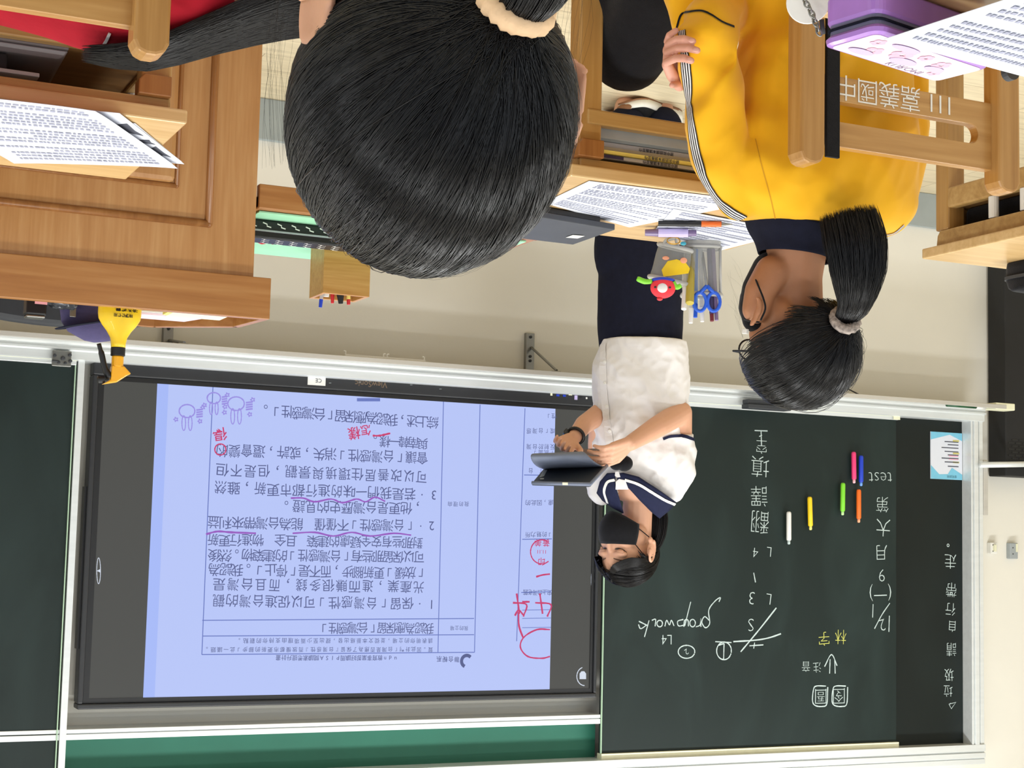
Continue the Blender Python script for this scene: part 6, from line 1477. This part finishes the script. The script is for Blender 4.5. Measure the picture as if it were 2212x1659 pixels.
hair_tail(tp, [.010, .024, .032, .034, .020], mx, n=900, s=14, r=.0009, seed=22, flat=.8); tail_core(tp, [.010, .022, .030, .032, .014], mx, flat=.8)
npmesh('hair', *mx.get(), 'hair_soft', ps)
# mask
b = NB(); gr = []
for i in range(21):
    a = math.radians(-66 + 132 * i / 20); sa, ca = math.sin(a), math.cos(a); col = []
    for j in range(10):
        v = j / 9; top = -.012 + .010 * ca - .006 * abs(sa); bot = -.104 + .030 * abs(sa) ** 1.5
        z = bot + (top - bot) * v; rr = .0725 + .030 * ca ** 5 * math.sin(PI * (.14 + .72 * v)) + .005 * math.sin(PI * v)
        col.append(b.verts.new(hs.w(rr * sa * 1.02, .012 + rr * ca * 1.02, z)))
    gr.append(col)
for i in range(20):
    for j in range(9): b.faces.new((gr[i][j], gr[i + 1][j], gr[i + 1][j + 1], gr[i][j + 1]))
solid(obj('mask', b, 'black_cloth', ps, smooth=True), .002)
b = NB()
for s in (-1, 1):
    tube(b, arc_pts([hs.w(s * .060, .040, -.018), hs.w(s * .077, .012, .008), hs.w(s * .086, -.016, .022)], 4), .0016, 6); tube(b, arc_pts([hs.w(s * .058, .040, -.070), hs.w(s * .076, .008, -.052), hs.w(s * .086, -.016, -.040)], 4), .0016, 6)
obj('mask_strap', b, 'black_cloth', ps, smooth=True)
# eyes cast down, brows
def face_pt(x, z, lift=.0012):
    o = hs.w(x, .25, z); r = bvs.ray_cast(o, -hs.f); p = r[0] if r[0] is not None else hs.w(x, .085, z); return p + hs.f * lift
for s in (-1, 1):
    b = NB(); tube(b, [face_pt(s * (.033 + .016 * u), .0115 - .0045 * (1 - u * u) + .002 * u, .0026) for u in np.linspace(-1, 1, 11)], [.0010 + .0014 * (1 - abs(u) ** 2) for u in np.linspace(-1, 1, 11)], 8); obj('eyelashes', b, 'black', ps, smooth=True)
    b = NB(); c = face_pt(s * .033, .0165, -.0068); ellipsoid(b, c, (.0165, .0072, .0095), hs.ax(), 18, 12); obj('eyelid', b, 'skin', ps, smooth=True)
    b = NB(); tube(b, [face_pt(s * (.034 + .019 * u), .037 + .003 * (1 - u * u), .0002) for u in np.linspace(-1, 1, 9)], [.0014, .0022, .0027, .0028, .0027, .0024, .002, .0016, .001], 8, flat=.7); obj('eyebrow', b, pmat('brow', (104, 76, 62), .9) if 'brow' not in M else M['brow'], ps, smooth=True); M.setdefault('brow', bpy.data.materials['brow'])
# watch
b = NB(); w0 = sg(1244, 941, -.165); axw = (al[4] - al[3]).normalized(); u_, v_ = frame_of(axw); tube(b, [w0 + (u_ * math.cos(a) + v_ * math.sin(a)) * .0255 for a in np.linspace(0, 2 * PI, 25)[:-1]], .0050, 10, closed=True); wt = obj('watch_strap', b, 'black', ps, smooth=True)
b = NB(); obox(b, sg(1228, 936, -.175), (axw, RIGHT * .6 + DOWN * .5, FWD), (.014, .016, .006)); obj('watch_case', b, 'black', wt, bevel=.004)
b = NB(); obox(b, sg(1221, 939, -.182), (axw, RIGHT * .6 + DOWN * .5, FWD), (.006, .007, .003)); obj('watch_glass', b, 'scr_white' if False else 'paleblue', wt, bevel=.001)
# tablet held in both hands
tb = thing('tablet', 'tablet in a grey-blue folding cover held by the standing girl', 'tablet', sg(1225, 1020, -.3))
A_, B_, C_, D_ = sg(1149, 1043, -.36), sg(1275, 1046, -.42), sg(1311, 1006, -.26), sg(1174, 1013, -.22)
nn = (B_ - A_).cross(D_ - A_).normalized(); nn = nn if nn.dot(UP) > 0 else -nn
b = NB(); prism(b, [A_, B_, C_, D_], nn * .008); obj('back_shell', b, 'case_dark', tb, bevel=.0015)
b = NB(); prism(b, [lerp(A_, C_, .03) + nn * .0085, lerp(B_, D_, .03) + nn * .0085, lerp(C_, A_, .03) + nn * .0085, lerp(D_, B_, .03) + nn * .0085], nn * .001); obj('screen', b, 'black', tb)
b = NB(); tube(b, [A_, B_], .0052, 8); tube(b, [B_, C_], .0050, 8); obj('edge_frame', b, 'case_grey', tb, smooth=True)
b = NB(); c = lerp(lerp(A_, B_, .12), lerp(D_, C_, .12), .25) - nn * .001; lathe(b, c, [(.006, 0), (.006, .0015), (.004, .002)], 14, -nn); prism(b, [lerp(A_, D_, t_) - nn * .0012 + (B_ - A_) * u for (t_, u) in ((.35, .06), (.9, .02), (.9, .09), (.45, .12))], -nn * .0006); obj('camera_lens', b, 'grey_plastic', tb)
b = NB(); c = lerp(A_, B_, .58); obox(b, c - nn * .001 - (D_ - A_).normalized() * .002, ((B_ - A_), (D_ - A_), nn), (.008, .004, .0035)); obj('elastic_tab', b, 'cream', tb)
b = NB(); rowsT = []
for (l, r, dl, dr, sag) in (((1174, 1013), (1305, 1009), -.22, -.26, 0), ((1157, 1006), (1290, 1003), -.30, -.30, .006), ((1148, 994), (1278, 993), -.35, -.33, .010), ((1145, 984), (1264, 978), -.36, -.33, .010), ((1150, 981), (1258, 976.5), -.34, -.31, .008)):
    L0, R0 = sg(*l, dl), sg(*r, dr); rowsT.append([lerp(L0, R0, u) - FWD * sag * math.sin(PI * u) for u in np.linspace(0, 1, 14)])
gv = [[b.verts.new(p) for p in r_] for r_ in rowsT]
for i in range(len(gv) - 1):
    for k in range(13): b.faces.new((gv[i][k], gv[i][k + 1], gv[i + 1][k + 1], gv[i + 1][k]))
solid(obj('cover_flap', b, 'case_grey', tb, smooth=True, sub=1), .004)
b = NB(); prism(b, [sg(1234, 971, -.16), sg(1301, 968, -.14), sg(1306, 1004, -.22), sg(1180, 1009, -.20)], FWD * .004); obj('cover_inside', b, 'pouch', tb, bevel=.001)

# ================================================================ CHILD IN RED, BENT SIDEWAYS
pr = thing('person', 'child in a red vest bent sideways at bottom right, long dark hair over the back', 'person', (-.35, 2.10, 0))
b = NB(); cp_ = [(-110, -250, 2.22, .145), (-10, -192, 2.20, .142), (110, -150, 2.17, .136), (230, -112, 2.14, .132), (340, -96, 2.11, .126), (450, -108, 2.08, .118), (540, -112, 2.05, .095)]
chain(b, [atd(x, y, d) for (x, y, d, r) in cp_], [r for (*_, r) in cp_], 24)
chain(b, [atd(250, -90, 2.22), atd(160, -140, 2.42), atd(90, -180, 2.55)], [.05, .045, .04]); chain(b, [atd(480, -160, 2.10), atd(560, -230, 2.06), atd(600, -380, 2.06)], [.055, .05, .045])
chain(b, [atd(540, -110, 2.08), atd(700, -100, 2.0)], [.05, .045])
hr = Head(atd(780, -70, 1.95), (.6, .3, -.75), (-.75, .1, -.55), (.085, .098, .098))
add_head(b, hr, .95); b = fuse(b, .007, 5); obj('body', b, 'skin', pr, smooth=True)
b = NB(); chain(b, [atd(x, y, d) for (x, y, d, r) in cp_[:-1]], [r + .007 for (*_, r) in cp_[:-1]], 26); b = fuse(b, .007, 6); folds(b, lambda p: V(0, 0, 1) * .004 * noise.noise(p * 12)); vr = obj('vest', b, 'red_cloth', pr, smooth=True); bvr = bvh_of(vr)
b = band(bvr, [(238, 70), (228, 90), (214, 111)], 6, 2.1, .002, 1); band(bvr, [(356, -30), (354, 0), (352, 30)], 6, 2.0, .002, 1, bm=b); solid(obj('piping', b, 'white_cloth', vr), .002)
b = NB(); chain(b, [atd(-110, -260, 2.24), atd(-60, -300, 2.5)], [.15, .11]); chain(b, [atd(-60, -290, 2.45), atd(-80, -330, 2.7), atd(-80, -700, 2.75)], [.10, .075, .05]); chain(b, [atd(60, -300, 2.4), atd(80, -330, 2.7), atd(80, -700, 2.75)], [.10, .075, .05]); b = fuse(b, .009, 5); obj('trousers', b, 'navy_cloth', pr, smooth=True)
mx = Mix(); hair_cap(hr, lambda d: d[1] < .5 and d[2] > -.75, mx, 1.0, 48)
rg = np.random.default_rng(12); PP, OO = [], []
T_ = [(790, 62), (700, 76), (640, 76), (560, 90), (470, 110), (390, 132), (320, 146), (250, 140), (175, 124)]
for i in range(2600):
    u = rg.random() ** 1.6; ln = .70 + .30 * rg.random(); w = rg.normal() * .5; n_ = 18; q = []
    cx = np.interp(np.linspace(0, ln, n_), np.linspace(0, 1, len(T_)), [p[0] for p in T_]); cy = np.interp(np.linspace(0, ln, n_), np.linspace(0, 1, len(T_)), [p[1] for p in T_])
    for k in range(n_):
        t = k / (n_ - 1) * ln; wid = np.interp(t, [0, .25, .5, .8, 1], [150, 128, 92, 56, 26]); off = -u * wid + 5 * math.sin(t * 7 + w * 3) * t
        d0 = np.interp(t, [0, .3, .6, 1], [1.93, 2.00, 2.08, 2.13])
        q.append(atd(cx[k], cy[k] + off + 4, d0 + .02 - .085 * math.sin(min(u, 1) * PI * .5) - .004 * rg.random()))
    PP.append([tuple(v) for v in q]); OO.append([tuple(-FWD)] * n_)
mx.add(*strand_arrays(np.array(PP), .00075 * (.6 + .6 * rg.random(len(PP))), np.array(OO), .2))
npmesh('hair', *mx.get(), 'hair_soft', pr)

if _txt_o.name in COL.objects: bpy.data.objects.remove(_txt_o)
bpy.data.curves.remove(_txt)
